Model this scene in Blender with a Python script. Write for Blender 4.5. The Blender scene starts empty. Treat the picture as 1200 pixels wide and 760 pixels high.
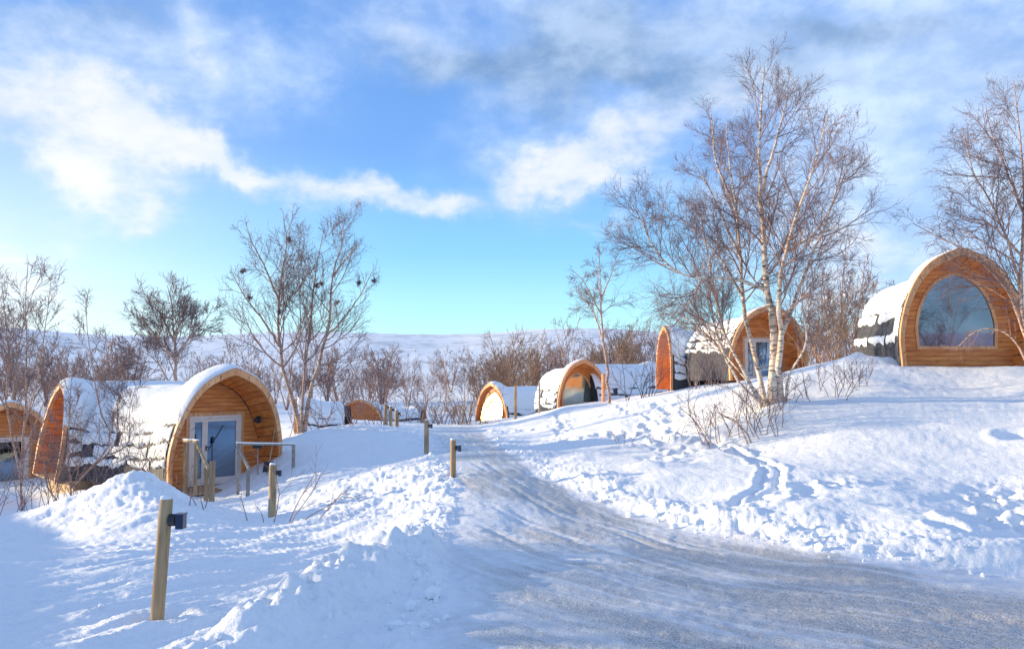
import bpy, bmesh, math, random
import numpy as np
from mathutils import Vector, Matrix

R = math.radians
rnd = random.Random(11)
rng = np.random.default_rng(7)
scene = bpy.context.scene
col = scene.collection

# ------------------------------------------------------------------ camera, exposure
FPX = 942.0
PITCH = math.atan(60 / FPX)
CAMZ = 1.7
cam_d = bpy.data.cameras.new('camera')
cam_d.lens = 36 * FPX / 1200
cam_d.sensor_width = 36
cam_d.clip_start = 0.1
cam_d.clip_end = 12000
cam = bpy.data.objects.new('camera', cam_d)
cam.location = (0, 0, CAMZ)
cam.rotation_euler = (R(90) + PITCH, 0, 0)
col.objects.link(cam)
scene.camera = cam
scene.view_settings.view_transform = 'Standard'
scene.view_settings.look = 'None'
scene.view_settings.exposure = 0.76
scene.view_settings.gamma = 1.0
scene.cycles.max_bounces = 5
scene.cycles.diffuse_bounces = 3
scene.cycles.glossy_bounces = 3
scene.cycles.transparent_max_bounces = 6
scene.cycles.use_denoising = True

def ray(px, py):
    u = (px - 600) / FPX; v = (380 - py) / FPX
    c, s = math.cos(PITCH), math.sin(PITCH)
    return np.array([u, c - v * s, s + v * c])
def P3(px, py, d):
    """world point seen at a pixel of the photograph at forward distance d"""
    r = ray(px, py)
    return r * (d / r[1]) + np.array([0, 0, CAMZ])
def azel(px, py):
    r = ray(px, py); r /= np.linalg.norm(r)
    return math.degrees(math.atan2(r[0], r[1])), math.degrees(math.asin(r[2]))

# ------------------------------------------------------------------ sun and sky
SUN_EL = 9.0
SUN_AZ = -79.0        # clockwise from +Y
SD = Vector((math.sin(R(SUN_AZ)) * math.cos(R(SUN_EL)), math.cos(R(SUN_AZ)) * math.cos(R(SUN_EL)), math.sin(R(SUN_EL))))
sun_d = bpy.data.lights.new('sun', 'SUN')
sun_d.energy = 4.5
sun_d.angle = R(0.5)
sun_d.color = (1.0, 0.78, 0.48)
sun = bpy.data.objects.new('sun', sun_d)
sun.rotation_euler = SD.to_track_quat('Z', 'Y').to_euler()
sun.location = (-60, 10, 40)
col.objects.link(sun)

class NT:
    def __init__(s, tree):
        s.t = tree; s.n = tree.nodes; s.l = tree.links
    def node(s, kind, **kw):
        n = s.n.new(kind)
        for k, v in kw.items():
            setattr(n, k, v)
        return n
    def put(s, sock, v):
        if isinstance(v, bpy.types.NodeSocket): s.l.new(v, sock)
        elif v is not None:
            if isinstance(v, (tuple, list)) and sock.type == 'RGBA' and len(v) == 3: v = (*v, 1)
            sock.default_value = v
    def math(s, op, a, b=None, c=None, clamp=False):
        n = s.node('ShaderNodeMath', operation=op); n.use_clamp = clamp
        s.put(n.inputs[0], a); s.put(n.inputs[1], b)
        if c is not None: s.put(n.inputs[2], c)
        return n.outputs[0]
    def vmath(s, op, a, b=None):
        n = s.node('ShaderNodeVectorMath', operation=op)
        s.put(n.inputs[0], a)
        if b is not None: s.put(n.inputs[1], b)
        return n
    def mix(s, f, a, b, mode='MIX'):
        n = s.node('ShaderNodeMix', data_type='RGBA', blend_type=mode)
        s.put(n.inputs[0], f); s.put(n.inputs[6], a); s.put(n.inputs[7], b)
        return n.outputs[2]
    def ramp(s, f, stops):
        n = s.node('ShaderNodeValToRGB'); e = n.color_ramp.elements
        while len(e) < len(stops): e.new(0.5)
        for el, (p, c) in zip(e, stops):
            el.position = p; el.color = (*c, 1) if len(c) == 3 else c
        s.put(n.inputs[0], f)
        return n.outputs[0]
    def noise(s, vec, scale, detail=4, rough=0.55, dist=0.0, out=0):
        n = s.node('ShaderNodeTexNoise')
        s.put(n.inputs['Vector'], vec); n.inputs['Scale'].default_value = scale
        n.inputs['Detail'].default_value = detail; n.inputs['Roughness'].default_value = rough
        n.inputs['Distortion'].default_value = dist
        return n.outputs[out]
    def mapr(s, v, a, b, c=0.0, d=1.0, smooth=True):
        n = s.node('ShaderNodeMapRange')
        if smooth: n.interpolation_type = 'SMOOTHSTEP'
        s.put(n.inputs[0], v); n.inputs[1].default_value = a; n.inputs[2].default_value = b
        n.inputs[3].default_value = c; n.inputs[4].default_value = d
        return n.outputs[0]

world = bpy.data.worlds.new('World'); scene.world = world; world.use_nodes = True
W = NT(world.node_tree); W.n.clear()
SKYK = 10.0     # the colours below are divided by the 0.1 strength of the background
def build_sky():
    tc = W.node('ShaderNodeTexCoord').outputs['Generated']
    d = W.vmath('NORMALIZE', tc).outputs[0]
    sep = W.node('ShaderNodeSeparateXYZ'); W.put(sep.inputs[0], d)
    x, y, z = sep.outputs
    el = W.math('MULTIPLY', W.math('ARCSINE', z), 57.29578)
    az = W.math('MULTIPLY', W.math('ARCTAN2', x, y), 57.29578)
    sky = W.node('ShaderNodeTexSky', sky_type='NISHITA'); sky.sun_disc = False
    sky.sun_elevation = R(SUN_EL); sky.sun_rotation = R(SUN_AZ % 360)
    sky.air_density = 1.0; sky.dust_density = 0.4; sky.ozone_density = 2.5
    k = SKYK
    def c(r, g, b): return (r * k, g * k, b * k)
    eln = W.math('DIVIDE', el, 60.0, clamp=True)
    grad = W.ramp(eln, [(0.0, (.50, .72, .79)), (0.06, (.36, .68, .80)), (0.14, (.20, .47, .76)),
                        (0.26, (.125, .29, .64)), (0.42, (.105, .24, .56)), (1.0, (.10, .21, .46))])
    grad = W.mix(1.0, grad, (k, k, k), 'MULTIPLY')
    base = W.mix(0.85, sky.outputs[0], grad)
    # clouds : high cirrus projected on a plane, gathered where the banks of cloud are
    zz = W.math('ADD', W.math('MAXIMUM', z, 0.0), 0.12)
    cp = W.node('ShaderNodeCombineXYZ'); W.put(cp.inputs[0], W.math('DIVIDE', x, zz)); W.put(cp.inputs[1], W.math('DIVIDE', y, zz))
    n1 = W.noise(cp.outputs[0], 1.3, 8, 0.58, 0.1)
    n2 = W.noise(cp.outputs[0], 3.2, 8, 0.60, 0.1)
    ae = W.node('ShaderNodeCombineXYZ'); W.put(ae.inputs[0], az); W.put(ae.inputs[1], el)
    ae2 = W.node('ShaderNodeCombineXYZ'); W.put(ae2.inputs[0], W.math('MULTIPLY', az, .62)); W.put(ae2.inputs[1], el)
    n3 = W.noise(ae2.outputs[0], 0.24, 9, 0.60, 0.1)
    warp = W.noise(ae.outputs[0], 0.13, 5, 0.6, 0.0, out=1)
    wv = W.vmath('MULTIPLY', W.vmath('SUBTRACT', warp, (.5, .5, .5)).outputs[0], (12, 9, 0)).outputs[0]
    pos = W.vmath('ADD', ae.outputs[0], wv).outputs[0]
    def blob(px, py, rx, ry, ang, amp):
        a, e = azel(px, py)
        m = W.node('ShaderNodeMapping', vector_type='TEXTURE'); W.put(m.inputs[0], pos)
        m.inputs[1].default_value = (a, e, 0); m.inputs[2].default_value = (0, 0, R(ang))
        m.inputs[3].default_value = (rx / 16.5, ry / 16.5, 1)
        ln = W.vmath('LENGTH', m.outputs[0]).outputs['Value']
        return W.mapr(ln, 1.0, 0.0, 0.0, amp)
    def total(L):
        s = None
        for b in L:
            v = blob(*b)
            s = v if s is None else W.math('ADD', s, v)
        return s
    white = total([(60, 115, 210, 100, -8, 0.8), (200, 150, 165, 75, -28, .95), (300, 205, 125, 48, -30, .85), (430, 232, 140, 40, -4, .9),
                   (530, 240, 70, 32, 5, .6), (85, 205, 85, 50, 0, .95), (185, 238, 75, 48, 0, .95), (235, 55, 60, 40, -45, .5),
                   (640, 205, 130, 60, 10, .8), (710, 160, 160, 65, 25, .85), (690, 262, 90, 22, 0, .45), (840, 120, 130, 60, 20, .5),
                   (20, 330, 170, 130, 0, .6), (985, 315, 170, 110, 0, .7), (1120, 30, 150, 50, 0, .45), (500, 30, 90, 40, 0, .4)])
    veil = total([(1010, 210, 330, 200, 0, .9), (1140, 150, 260, 200, 0, .8), (640, 170, 230, 120, 10, .55), (150, 60, 330, 110, 0, .6),
                  (560, 20, 300, 90, 0, .6), (900, 20, 420, 120, 0, .8), (330, 60, 200, 100, 0, .35), (1150, 330, 200, 120, 0, .5)])
    dark = total([(520, 60, 150, 65, -10, .6), (690, 45, 220, 75, 5, .8), (860, 95, 230, 42, -12, .85), (1000, 40, 240, 50, -5, .7),
                  (120, 30, 260, 60, 5, .4), (620, 120, 120, 50, 10, .45), (1170, 90, 120, 50, 0, .45)])
    # outside of the picture the cover goes on at random
    outm = W.mapr(W.math('ABSOLUTE', az), 34, 60)
    outm = W.math('MULTIPLY', W.math('MAXIMUM', outm, W.mapr(el, 29, 45)), W.mapr(el, 3, 12))
    gen = W.math('MULTIPLY', W.mapr(n1, .34, .62), .75)
    white = W.math('ADD', white, W.math('MULTIPLY', outm, gen))
    tex = W.math('ADD', W.math('MULTIPLY', W.math('SUBTRACT', n3, .5), 2.0), W.math('MULTIPLY', W.math('SUBTRACT', n2, .5), 1.3))
    wm = W.mapr(W.math('ADD', white, W.math('MULTIPLY', tex, W.math('MINIMUM', W.math('MULTIPLY', white, 1.5), .55))), 0.0, 1.15)
    dm = W.mapr(W.math('ADD', dark, W.math('MULTIPLY', tex, W.math('MINIMUM', dark, .45))), 0.0, .85)
    dm = W.math('MULTIPLY', dm, .9)
    vm = W.mapr(W.math('ADD', veil, W.math('MULTIPLY', tex, W.math('MINIMUM', veil, .35))), 0.0, 1.0)
    out = W.mix(W.math('MULTIPLY', vm, .8), base, W.mix(W.mapr(n3, .3, .7), c(.25, .37, .60), c(.50, .60, .76)))
    out = W.mix(dm, out, W.mix(W.mapr(n3, .35, .65), c(.12, .21, .36), c(.27, .37, .53)))
    shade = W.mapr(W.math('ADD', W.math('ADD', W.math('MULTIPLY', n3, 1.1), W.math('MULTIPLY', n2, .5)), W.math('MULTIPLY', wm, .40)), .75, 1.35)
    wc = W.mix(shade, c(.35, .46, .66), c(.58, .59, .63))
    out = W.mix(W.math('MULTIPLY', wm, .9), out, wc)
    # brighter, whiter air towards the low sun
    sd = W.vmath('DOT_PRODUCT', d, tuple(SD)).outputs['Value']
    glow = W.math('MULTIPLY', W.mapr(sd, .30, 1.0), W.mapr(el, 24, 0))
    out = W.mix(W.math('MULTIPLY', glow, .8), out, c(.82, .80, .74))
    out = W.mix(W.mapr(el, -1.5, -0.2, 1, 0), out, c(.55, .66, .85))
    bg = W.node('ShaderNodeBackground'); W.put(bg.inputs[0], out); bg.inputs[1].default_value = 0.1
    o = W.node('ShaderNodeOutputWorld'); W.l.new(bg.outputs[0], o.inputs[0])
build_sky()

# ------------------------------------------------------------------ object helpers
def tag(o, label=None, cat=None, group=None, kind=None):
    if label: o['label'] = label
    if cat: o['category'] = cat
    if group: o['group'] = group
    if kind: o['kind'] = kind
    return o
def empty(name, loc=(0, 0, 0), rz=0.0, **kw):
    o = bpy.data.objects.new(name, None); o.empty_display_size = .3
    o.location = tuple(float(a) for a in loc); o.rotation_euler = (0, 0, rz); col.objects.link(o)
    return tag(o, **kw)
def fast_mesh(name, V, F, mat=None, smooth=False):
    """V (n,3) array, F (m,k) int array or list of such arrays"""
    me = bpy.data.meshes.new(name)
    if not isinstance(F, list): F = [F]
    F = [np.asarray(f, dtype=np.int32) for f in F if len(f)]
    V = np.asarray(V, dtype=np.float32)
    me.vertices.add(len(V)); me.vertices.foreach_set('co', V.ravel())
    nl = sum(f.size for f in F); nf = sum(len(f) for f in F)
    me.loops.add(nl); me.loops.foreach_set('vertex_index', np.concatenate([f.ravel() for f in F]))
    me.polygons.add(nf)
    tot = np.concatenate([np.full(len(f), f.shape[1], np.int32) for f in F])
    st = np.zeros(nf, np.int32); st[1:] = np.cumsum(tot)[:-1]
    me.polygons.foreach_set('loop_start', st)
    me.polygons.foreach_set('use_smooth', np.full(nf, bool(smooth)))
    me.update(calc_edges=True); me.validate()
    if mat: me.materials.append(mat)
    return me
def link(name, me, parent=None, **kw):
    o = bpy.data.objects.new(name, me); col.objects.link(o)
    if parent is not None: o.parent = parent
    return tag(o, **kw)

class Geo:
    """collects simple solids for one mesh"""
    def __init__(s): s.v = []; s.f4 = []; s.f3 = []; s.n = 0
    def add(s, V, F4=(), F3=()):
        V = np.asarray(V, float).reshape(-1, 3)
        s.v.append(V)
        if len(F4): s.f4.append(np.asarray(F4, int).reshape(-1, 4) + s.n)
        if len(F3): s.f3.append(np.asarray(F3, int).reshape(-1, 3) + s.n)
        s.n += len(V)
    def hexa(s, c8):
        """8 corners: bottom quad ccw, top quad ccw"""
        s.add(c8, [(0, 3, 2, 1), (4, 5, 6, 7), (0, 1, 5, 4), (1, 2, 6, 5), (2, 3, 7, 6), (3, 0, 4, 7)])
    def box(s, c, size, M=None):
        x, y, z = [a / 2 for a in size]
        c8 = np.array([(-x, -y, -z), (x, -y, -z), (x, y, -z), (-x, y, -z), (-x, -y, z), (x, -y, z), (x, y, z), (-x, y, z)])
        if M is not None: c8 = c8 @ np.array(M).T
        s.hexa(c8 + np.array(c))
    def bar(s, a, b, w, h):
        """rectangular bar from a to b"""
        a = np.array(a, float); b = np.array(b, float); t = b - a; L = np.linalg.norm(t); t /= L
        up = np.array([0, 0, 1.]) if abs(t[2]) < .95 else np.array([1., 0, 0])
        r = np.cross(t, up); r /= np.linalg.norm(r); u = np.cross(r, t)
        M = np.stack([r, t, u], 1)
        s.box((a + b) / 2, (w, L, h), M)
    def tube(s, pts, rad, sides=8, cap=True):
        pts = np.asarray(pts, float); n = len(pts); rad = np.broadcast_to(np.asarray(rad, float), (n,))
        V, F = tubes_arrays(pts[None], rad[None], sides)
        base = len(V)
        f3 = []
        if cap:
            V = np.vstack([V, pts[0], pts[-1]])
            for i in range(sides):
                j = (i + 1) % sides
                f3.append((base, j, i)); f3.append((base + 1, (n - 1) * sides + i, (n - 1) * sides + j))
        s.add(V, F, f3)
    def mesh(s, name, mat, smooth=False):
        F = []
        if s.f4: F.append(np.vstack(s.f4))
        if s.f3: F.append(np.vstack(s.f3))
        return fast_mesh(name, np.vstack(s.v), F, mat, smooth)
    def obj(s, name, mat, parent=None, smooth=False, **kw):
        return link(name, s.mesh(name, mat, smooth), parent, **kw)

def tubes_arrays(P, Rr, sides):
    """P (N,n,3), Rr (N,n): vertices and quads of N tubes"""
    N, n, _ = P.shape
    T = np.empty_like(P); T[:, 1:-1] = P[:, 2:] - P[:, :-2]; T[:, 0] = P[:, 1] - P[:, 0]; T[:, -1] = P[:, -1] - P[:, -2]
    T /= np.linalg.norm(T, axis=2, keepdims=True) + 1e-9
    ref = np.zeros_like(P); mt = np.abs(T.mean(1)); k = np.argmin(mt, axis=1)
    ref[np.arange(N), :, k] = 1.0
    A = np.cross(T, ref); A /= np.linalg.norm(A, axis=2, keepdims=True) + 1e-9
    B = np.cross(T, A)
    ang = np.arange(sides) * 2 * math.pi / sides
    V = P[:, :, None, :] + Rr[:, :, None, None] * (A[:, :, None, :] * np.cos(ang)[None, None, :, None] + B[:, :, None, :] * np.sin(ang)[None, None, :, None])
    V = V.reshape(-1, 3)
    i = np.arange(N)[:, None, None] * n * sides; j = np.arange(n - 1)[None, :, None] * sides; q = np.arange(sides)[None, None, :]
    q2 = (q + 1) % sides
    F = np.stack([i + j + q, i + j + q2, i + j + sides + q2, i + j + sides + q], -1).reshape(-1, 4)
    return V, F

# ------------------------------------------------------------------ materials
def mat_new(name):
    m = bpy.data.materials.new(name); m.use_nodes = True
    t = NT(m.node_tree); b = t.n['Principled BSDF']
    return m, t, b
def setb(b, **kw):
    for k, v in kw.items():
        s = b.inputs[k]
        s.default_value = (*v, 1) if isinstance(v, tuple) and len(v) == 3 and s.type == 'RGBA' else v
def bump(t, b, h, strength=.5, dist=.01):
    n = t.node('ShaderNodeBump'); n.inputs['Strength'].default_value = strength; n.inputs['Distance'].default_value = dist
    t.put(n.inputs['Height'], h); t.l.new(n.outputs[0], b.inputs['Normal'])

def mat_wood(name, c1, c2, cd, scale=1.0, rough=.55, knots=True, grain_axis=0):
    m, t, b = mat_new(name)
    tc = t.node('ShaderNodeTexCoord').outputs['Object']
    oi = t.node('ShaderNodeObjectInfo').outputs['Random']
    off = t.node('ShaderNodeCombineXYZ'); t.put(off.inputs[0], t.math('MULTIPLY', oi, 37.0)); t.put(off.inputs[1], t.math('MULTIPLY', oi, 11.0))
    v = t.vmath('ADD', tc, off.outputs[0]).outputs[0]
    mp = t.node('ShaderNodeMapping'); t.put(mp.inputs[0], v)
    sc = [14, 14, 14]; sc[grain_axis] = 0.9
    mp.inputs[3].default_value = sc
    g = t.noise(mp.outputs[0], 2.0 * scale, 5, .6, .4)
    g2 = t.noise(v, 1.6, 3, .5)
    c = t.ramp(g, [(.3, cd), (.47, c2), (.68, c1)])
    c = t.mix(t.mapr(g2, .3, .7, 0, .45), c, t.mix(1, c, cd, 'MULTIPLY'))
    c = t.mix(t.math('MULTIPLY', oi, .35), c, t.mix(.6, c, cd))
    if knots:
        vo = t.node('ShaderNodeTexVoronoi'); mp2 = t.node('ShaderNodeMapping'); t.put(mp2.inputs[0], v)
        mp2.inputs[3].default_value = (2.2, 2.2, 7.0) if grain_axis == 0 else (7, 7, 2.2)
        t.put(vo.inputs['Vector'], mp2.outputs[0]); vo.inputs['Scale'].default_value = 1.2
        kn = t.mapr(vo.outputs['Distance'], .05, .16, 1, 0)
        c = t.mix(t.math('MULTIPLY', kn, .7), c, tuple(a * .35 for a in cd))
    t.put(b.inputs['Base Color'], c); b.inputs['Roughness'].default_value = rough
    bump(t, b, g, .35, .004)
    return m
WOOD = mat_wood('orange_pine', (.93, .41, .115), (.84, .30, .065), (.50, .15, .035))
LINING = mat_wood('lining_pine', (.91, .39, .105), (.80, .275, .06), (.46, .135, .03), grain_axis=1)
TRIM = mat_wood('trim_pine', (.90, .55, .30), (.82, .43, .19), (.56, .24, .09), grain_axis=2)
RAWWOOD = mat_wood('raw_timber', (.66, .50, .31), (.50, .35, .19), (.19, .12, .065), grain_axis=2, rough=.7, scale=1.4)
GREYWOOD = mat_wood('weathered_timber', (.50, .45, .40), (.38, .33, .29), (.20, .17, .15), grain_axis=0, rough=.8)
DECKWOOD = mat_wood('deck_boards', (.62, .45, .27), (.52, .36, .20), (.32, .20, .10), rough=.7)

def mat_plain(name, c, rough=.5, metal=0.0, var=.25, nscale=6, spec=.5):
    m, t, b = mat_new(name)
    tc = t.node('ShaderNodeTexCoord').outputs['Object']
    n = t.noise(tc, nscale, 5, .6)
    cc = t.mix(t.mapr(n, .3, .7), tuple(a * (1 - var) for a in c), tuple(min(1, a * (1 + var)) for a in c))
    t.put(b.inputs['Base Color'], cc); setb(b, Roughness=rough, Metallic=metal)
    b.inputs['Specular IOR Level'].default_value = spec
    bump(t, b, n, .2, .004)
    return m
WHITEPAINT = mat_plain('white_painted_frame', (.80, .70, .64), .45, var=.06)
BLACKMETAL = mat_plain('black_powder_coat', (.02, .022, .03), .4, var=.2)
BLUEPLASTIC = mat_plain('dark_blue_lamp_glass', (.014, .025, .07), .25, var=.2)
SHADOWGAP = mat_plain('gap_shade_backing', (.05, .025, .012), .9)  # near-black sheet paints the shade in the gaps between boards
SHINGLE = mat_plain('grey_slate_shingles', (.048, .052, .066), .75, var=.35, nscale=5)
ROOFFELT = mat_plain('black_roof_felt', (.035, .034, .04), .85, var=.3)

def mat_glass(name, base, rough=.04, coat=.0, metal=.55):
    m, t, b = mat_new(name)
    tc = t.node('ShaderNodeTexCoord').outputs['Object']
    n = t.noise(tc, .8, 3, .5)
    c = t.mix(t.mapr(n, .35, .65), tuple(a * .7 for a in base), base)
    t.put(b.inputs['Base Color'], c); setb(b, Roughness=rough, Metallic=metal)
    bump(t, b, t.noise(tc, 1.3, 1, .4), .012, .01)
    return m
GLASS = mat_glass('window_glass', (.27, .26, .34), .03, metal=1.0)
DOORGLASS = mat_glass('door_glass', (.30, .40, .50), .04, metal=1.0)
GREENGLASS = mat_glass('pale_green_glass', (.58, .66, .56), .10, metal=.8)
SUNGLASS = mat_glass('sunstruck_glass', (.95, .62, .22), .36, metal=1.0)  # gold base colour puts the warmth of the sun glint into the glass

def mat_snow(name, ground=False):
    m, t, b = mat_new(name)
    geo = t.node('ShaderNodeNewGeometry').outputs['Position']
    base = (.86, .90, .93)
    n1 = t.noise(geo, 9.0, 6, .62); n2 = t.noise(geo, 55.0, 4, .6)
    if ground:
        at = t.node('ShaderNodeAttribute', attribute_name='road').outputs['Fac']
        fz = t.node('ShaderNodeAttribute', attribute_name='far').outputs['Fac']
        grit = t.noise(geo, 75.0, 4, .75)
        ru = t.node('ShaderNodeAttribute', attribute_name='across').outputs['Fac']; rv = t.node('ShaderNodeAttribute', attribute_name='along').outputs['Fac']
        cv_ = t.node('ShaderNodeCombineXYZ'); t.put(cv_.inputs[0], t.math('MULTIPLY', ru, 4.2)); t.put(cv_.inputs[1], t.math('MULTIPLY', rv, .32))
        streak = t.noise(cv_.outputs[0], 1.5, 7, .62, .5)
        patch = t.noise(geo, .55, 5, .6, .5)
        a = t.math('MULTIPLY', at, t.mapr(patch, .28, .62, .35, 1.0))
        a = t.math('MULTIPLY', a, t.mapr(streak, .28, .62, .35, 1.0))
        packed = t.mix(t.mapr(n1, .3, .7), (.70, .73, .78), (.82, .85, .90))
        gravel = t.mix(t.mapr(grit, .42, .60), (.28, .265, .25), (.70, .715, .74))
        sx = t.node('ShaderNodeSeparateXYZ'); t.put(sx.inputs[0], geo)
        a = t.math('MULTIPLY', a, t.mapr(t.math('SUBTRACT', t.math('ADD', sx.outputs[0], 1.2), t.math('MULTIPLY', t.mapr(sx.outputs[1], 9, 13), -2.0)), .2, 3.2, .5, 1.0))
        rc = t.mix(t.mapr(a, .15, .75, 0, .95), packed, gravel)
        c = t.mix(t.mapr(at, .05, .5), base, rc)
        # scrub showing through on the far hill
        hs = t.noise(geo, .035, 8, .72); hs2 = t.noise(geo, .006, 4, .6)
        hm = t.math('MULTIPLY', t.mapr(t.math('ADD', hs, t.math('MULTIPLY', t.math('SUBTRACT', hs2, .5), .9)), .53, .66), fz)
        c = t.mix(t.math('MULTIPLY', hm, .35), c, (.16, .15, .17))
        t.put(b.inputs['Base Color'], c)
        t.put(b.inputs['Roughness'], t.mapr(at, 0, 1, .75, .42))
        h = t.math('ADD', t.math('MULTIPLY', n1, 1.0), t.math('MULTIPLY', n2, .40))
        h = t.math('ADD', h, t.math('MULTIPLY', t.math('MULTIPLY', streak, at), .5))
        h = t.math('ADD', h, t.math('MULTIPLY', t.math('MULTIPLY', grit, at), .25))
        bump(t, b, h, .75, .035)
    else:
        t.put(b.inputs['Base Color'], base); b.inputs['Roughness'].default_value = .75
        bump(t, b, t.math('ADD', n1, t.math('MULTIPLY', n2, .3)), .5, .03)
    return m
SNOWG = mat_snow('ground_snow', True)
SNOW = mat_snow('roof_snow')

def mat_bark(name, white, dark, marks=True):
    m, t, b = mat_new(name)
    geo = t.node('ShaderNodeTexCoord').outputs['Object']
    mp = t.node('ShaderNodeMapping'); t.put(mp.inputs[0], geo); mp.inputs[3].default_value = (3, 3, 16)
    n = t.noise(mp.outputs[0], 1.6, 5, .65, .4)
    n2 = t.noise(geo, 2.2, 4, .6)
    f = t.mapr(n, .50, .60)
    c = t.mix(t.mapr(n2, .35, .7), white, tuple(a * b_ for a, b_ in zip(white, (.82, .66, .55))))
    c = t.mix(t.math('MULTIPLY', f, .9 if marks else .5), c, dark)
    t.put(b.inputs['Base Color'], c); b.inputs['Roughness'].default_value = .8
    bump(t, b, n, .5, .01)
    return m
BARK = mat_bark('white_birch_bark', (.80, .70, .58), (.10, .07, .055))
BARK2 = mat_bark('pink_birch_bark', (.58, .42, .33), (.13, .08, .07))
BRANCH = mat_bark('brown_branch_bark', (.38, .24, .19), (.16, .10, .10), False)
TWIG = mat_plain('purple_brown_twigs', (.19, .13, .135), .8, var=.3, nscale=3)
TWIGB = mat_plain('sandy_brown_twigs', (.23, .15, .10), .8, var=.35, nscale=2)

# ------------------------------------------------------------------ noise
_perm = rng.integers(0, 1 << 30, 4096)
def _h(ix, iy, s):
    h = (ix.astype(np.int64) * 374761393 + iy.astype(np.int64) * 668265263 + s * 974711) & 0x7fffffff
    h = (h ^ (h >> 13)) * 1274126177 & 0x7fffffff
    return (h ^ (h >> 16)) & 4095
_ga = rng.random(4096) * 2 * math.pi
_gx, _gy = np.cos(_ga), np.sin(_ga)
def perlin(x, y, s=0):
    ix = np.floor(x); iy = np.floor(y); fx = x - ix; fy = y - iy
    u = fx * fx * fx * (fx * (fx * 6 - 15) + 10); v = fy * fy * fy * (fy * (fy * 6 - 15) + 10)
    def g(dx, dy):
        k = _h(ix + dx, iy + dy, s); return _gx[k] * (fx - dx) + _gy[k] * (fy - dy)
    a = g(0, 0); b = g(1, 0); c = g(0, 1); d = g(1, 1)
    return (a + (b - a) * u + (c - a) * v + (a - b - c + d) * u * v) * 1.5
def fbm(x, y, o=4, s=0, g=.5):
    t = 0; a = 1.0
    for i in range(o):
        t = t + a * perlin(x * 2 ** i, y * 2 ** i, s + i * 17); a *= g
    return t
def billow(x, y, o=3, s=0):
    t = 0; a = 1.0
    for i in range(o):
        t = t + a * (1 - 2.2 * np.abs(perlin(x * 2 ** i, y * 2 ** i, s + i * 31))); a *= .5
    return t
def sst(a, b, x):
    t = np.clip((x - a) / (b - a), 0, 1); return t * t * (3 - 2 * t)

# ------------------------------------------------------------------ terrain base
CP = [  # photo x, photo y, forward distance
 (600,760,5.0),(350,745,5.25),(800,750,5.1),(1100,745,5.1),(1200,700,6.1),(600,680,6.7),(800,680,6.7),(1000,690,6.4),(600,620,9.0),(700,640,8.0),
 (600,560,13.2),(560,530,18.0),(580,545,15.3),(540,512,26),(530,500,36),(555,500,37),(530,560,13.5),(499,531,19.5),(465,505,31),(500,600,10.2),(480,625,8.9),
 (185,739,5.35),(0,745,5.2),(0,690,6.6),(100,690,6.6),(0,640,9.0),(100,640,9.0),(250,660,7.8),(330,700,6.4),(160,556,14.0),(110,585,13.0),(60,640,11.0),(215,580,14.5),(250,620,10.5),(300,640,9.4),(350,650,8.9),
 (60,600,18.5),(30,605,18.5),(100,578,21),(20,590,23),(260,588,18.5),(318,607,13.7),(290,600,16),(360,597,14.2),(400,640,9.3),(430,675,7.2),(470,665,7.4),(430,740,5.6),(500,730,5.7),
 (285,574,19.3),(302,570,19.6),(268,578,20.4),(240,580,20.4),(215,578,20.2),(300,590,17),(316,553,21.2),(338,523,22.8),(380,515,23),(440,497,29),(410,528,21),(350,560,19),(380,545,19.5),(480,540,19),(430,570,15.3),(470,560,15),(450,600,12.0),(420,612,11),
 (640,560,14.0),(750,602,10.4),(850,624,8.9),(950,643,8.0),(1080,660,7.3),(1200,675,6.8),
 (600,505,30),(640,520,22),(680,535,17),(750,552,14),(800,570,12),(850,580,10.9),(900,588,10.0),(950,597,9.3),(1050,610,8.7),(1120,620,8.3),(1200,640,7.8),
 (700,510,21),(770,520,17.5),(850,530,14.5),(950,545,12.5),(1050,560,11.5),(1200,585,9.8),(900,510,15.5),(1000,500,15),(1100,520,13.5),(1200,530,12.8),
 (800,490,20),(850,492,17.5),(905,470,17),(950,462,18),(1000,462,17.5),(1100,465,17),(1200,478,15.5),(1060,440,20.0),(1130,437,20.3),(1200,430,21),(1000,420,23),(1100,425,24),(1200,420,27),
 (600,493,38),(660,478,36),(720,470,35.5),(770,462,35),(835,452,31),(900,445,29.5),(950,438,29),(980,425,26),(780,459,42),(860,446,38),(960,436,38),(1100,425,40),
 (60,566,26),(150,560,26),(0,560,30),(230,545,26),(120,530,34),(300,520,34),(350,500,36),(420,492,42),(490,497,42),(530,494,46),(480,484,58),(560,490,50),(540,478,66),(620,478,58),(700,466,60),(800,452,65),(950,440,65),(1150,430,65),
 (0,520,45),(200,495,50),(100,480,75),(300,476,75),(450,468,90),(600,462,90),(750,452,100),(950,438,110),(1150,425,110),
 (0,462,150),(300,458,160),(600,452,170),(900,440,180),(1200,425,180),(0,454,400),(300,453,420),(600,449,420),(900,442,420),(1200,430,420),
]
cp = np.array([P3(*c) for c in CP])
def uv(x, y):
    r = np.hypot(x, y); th = np.arctan2(x, y)
    return np.clip(th, -1.0, 1.0) * 2.2, np.log(np.maximum(r, 4.6))
cu, cv = uv(cp[:, 0], cp[:, 1])
extra = [(-60, 9, 1.2), (-60, 25, 2.5), (-60, 70, 4.0), (60, 9, .4), (60, 25, 2.6), (60, 70, 5.0), (-48, 5.5, .3), (48, 5.5, .1), (-45, 14, .2), (-45, 40, -.2), (45, 14, 1.3), (45, 30, 2.5)]
ex = np.array([(R(a) * 2.2, math.log(r), z) for a, r, z in extra])
cu = np.concatenate([cu, ex[:, 0]]); cv = np.concatenate([cv, ex[:, 1]]); cz = np.concatenate([cp[:, 2], ex[:, 2]])
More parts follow.
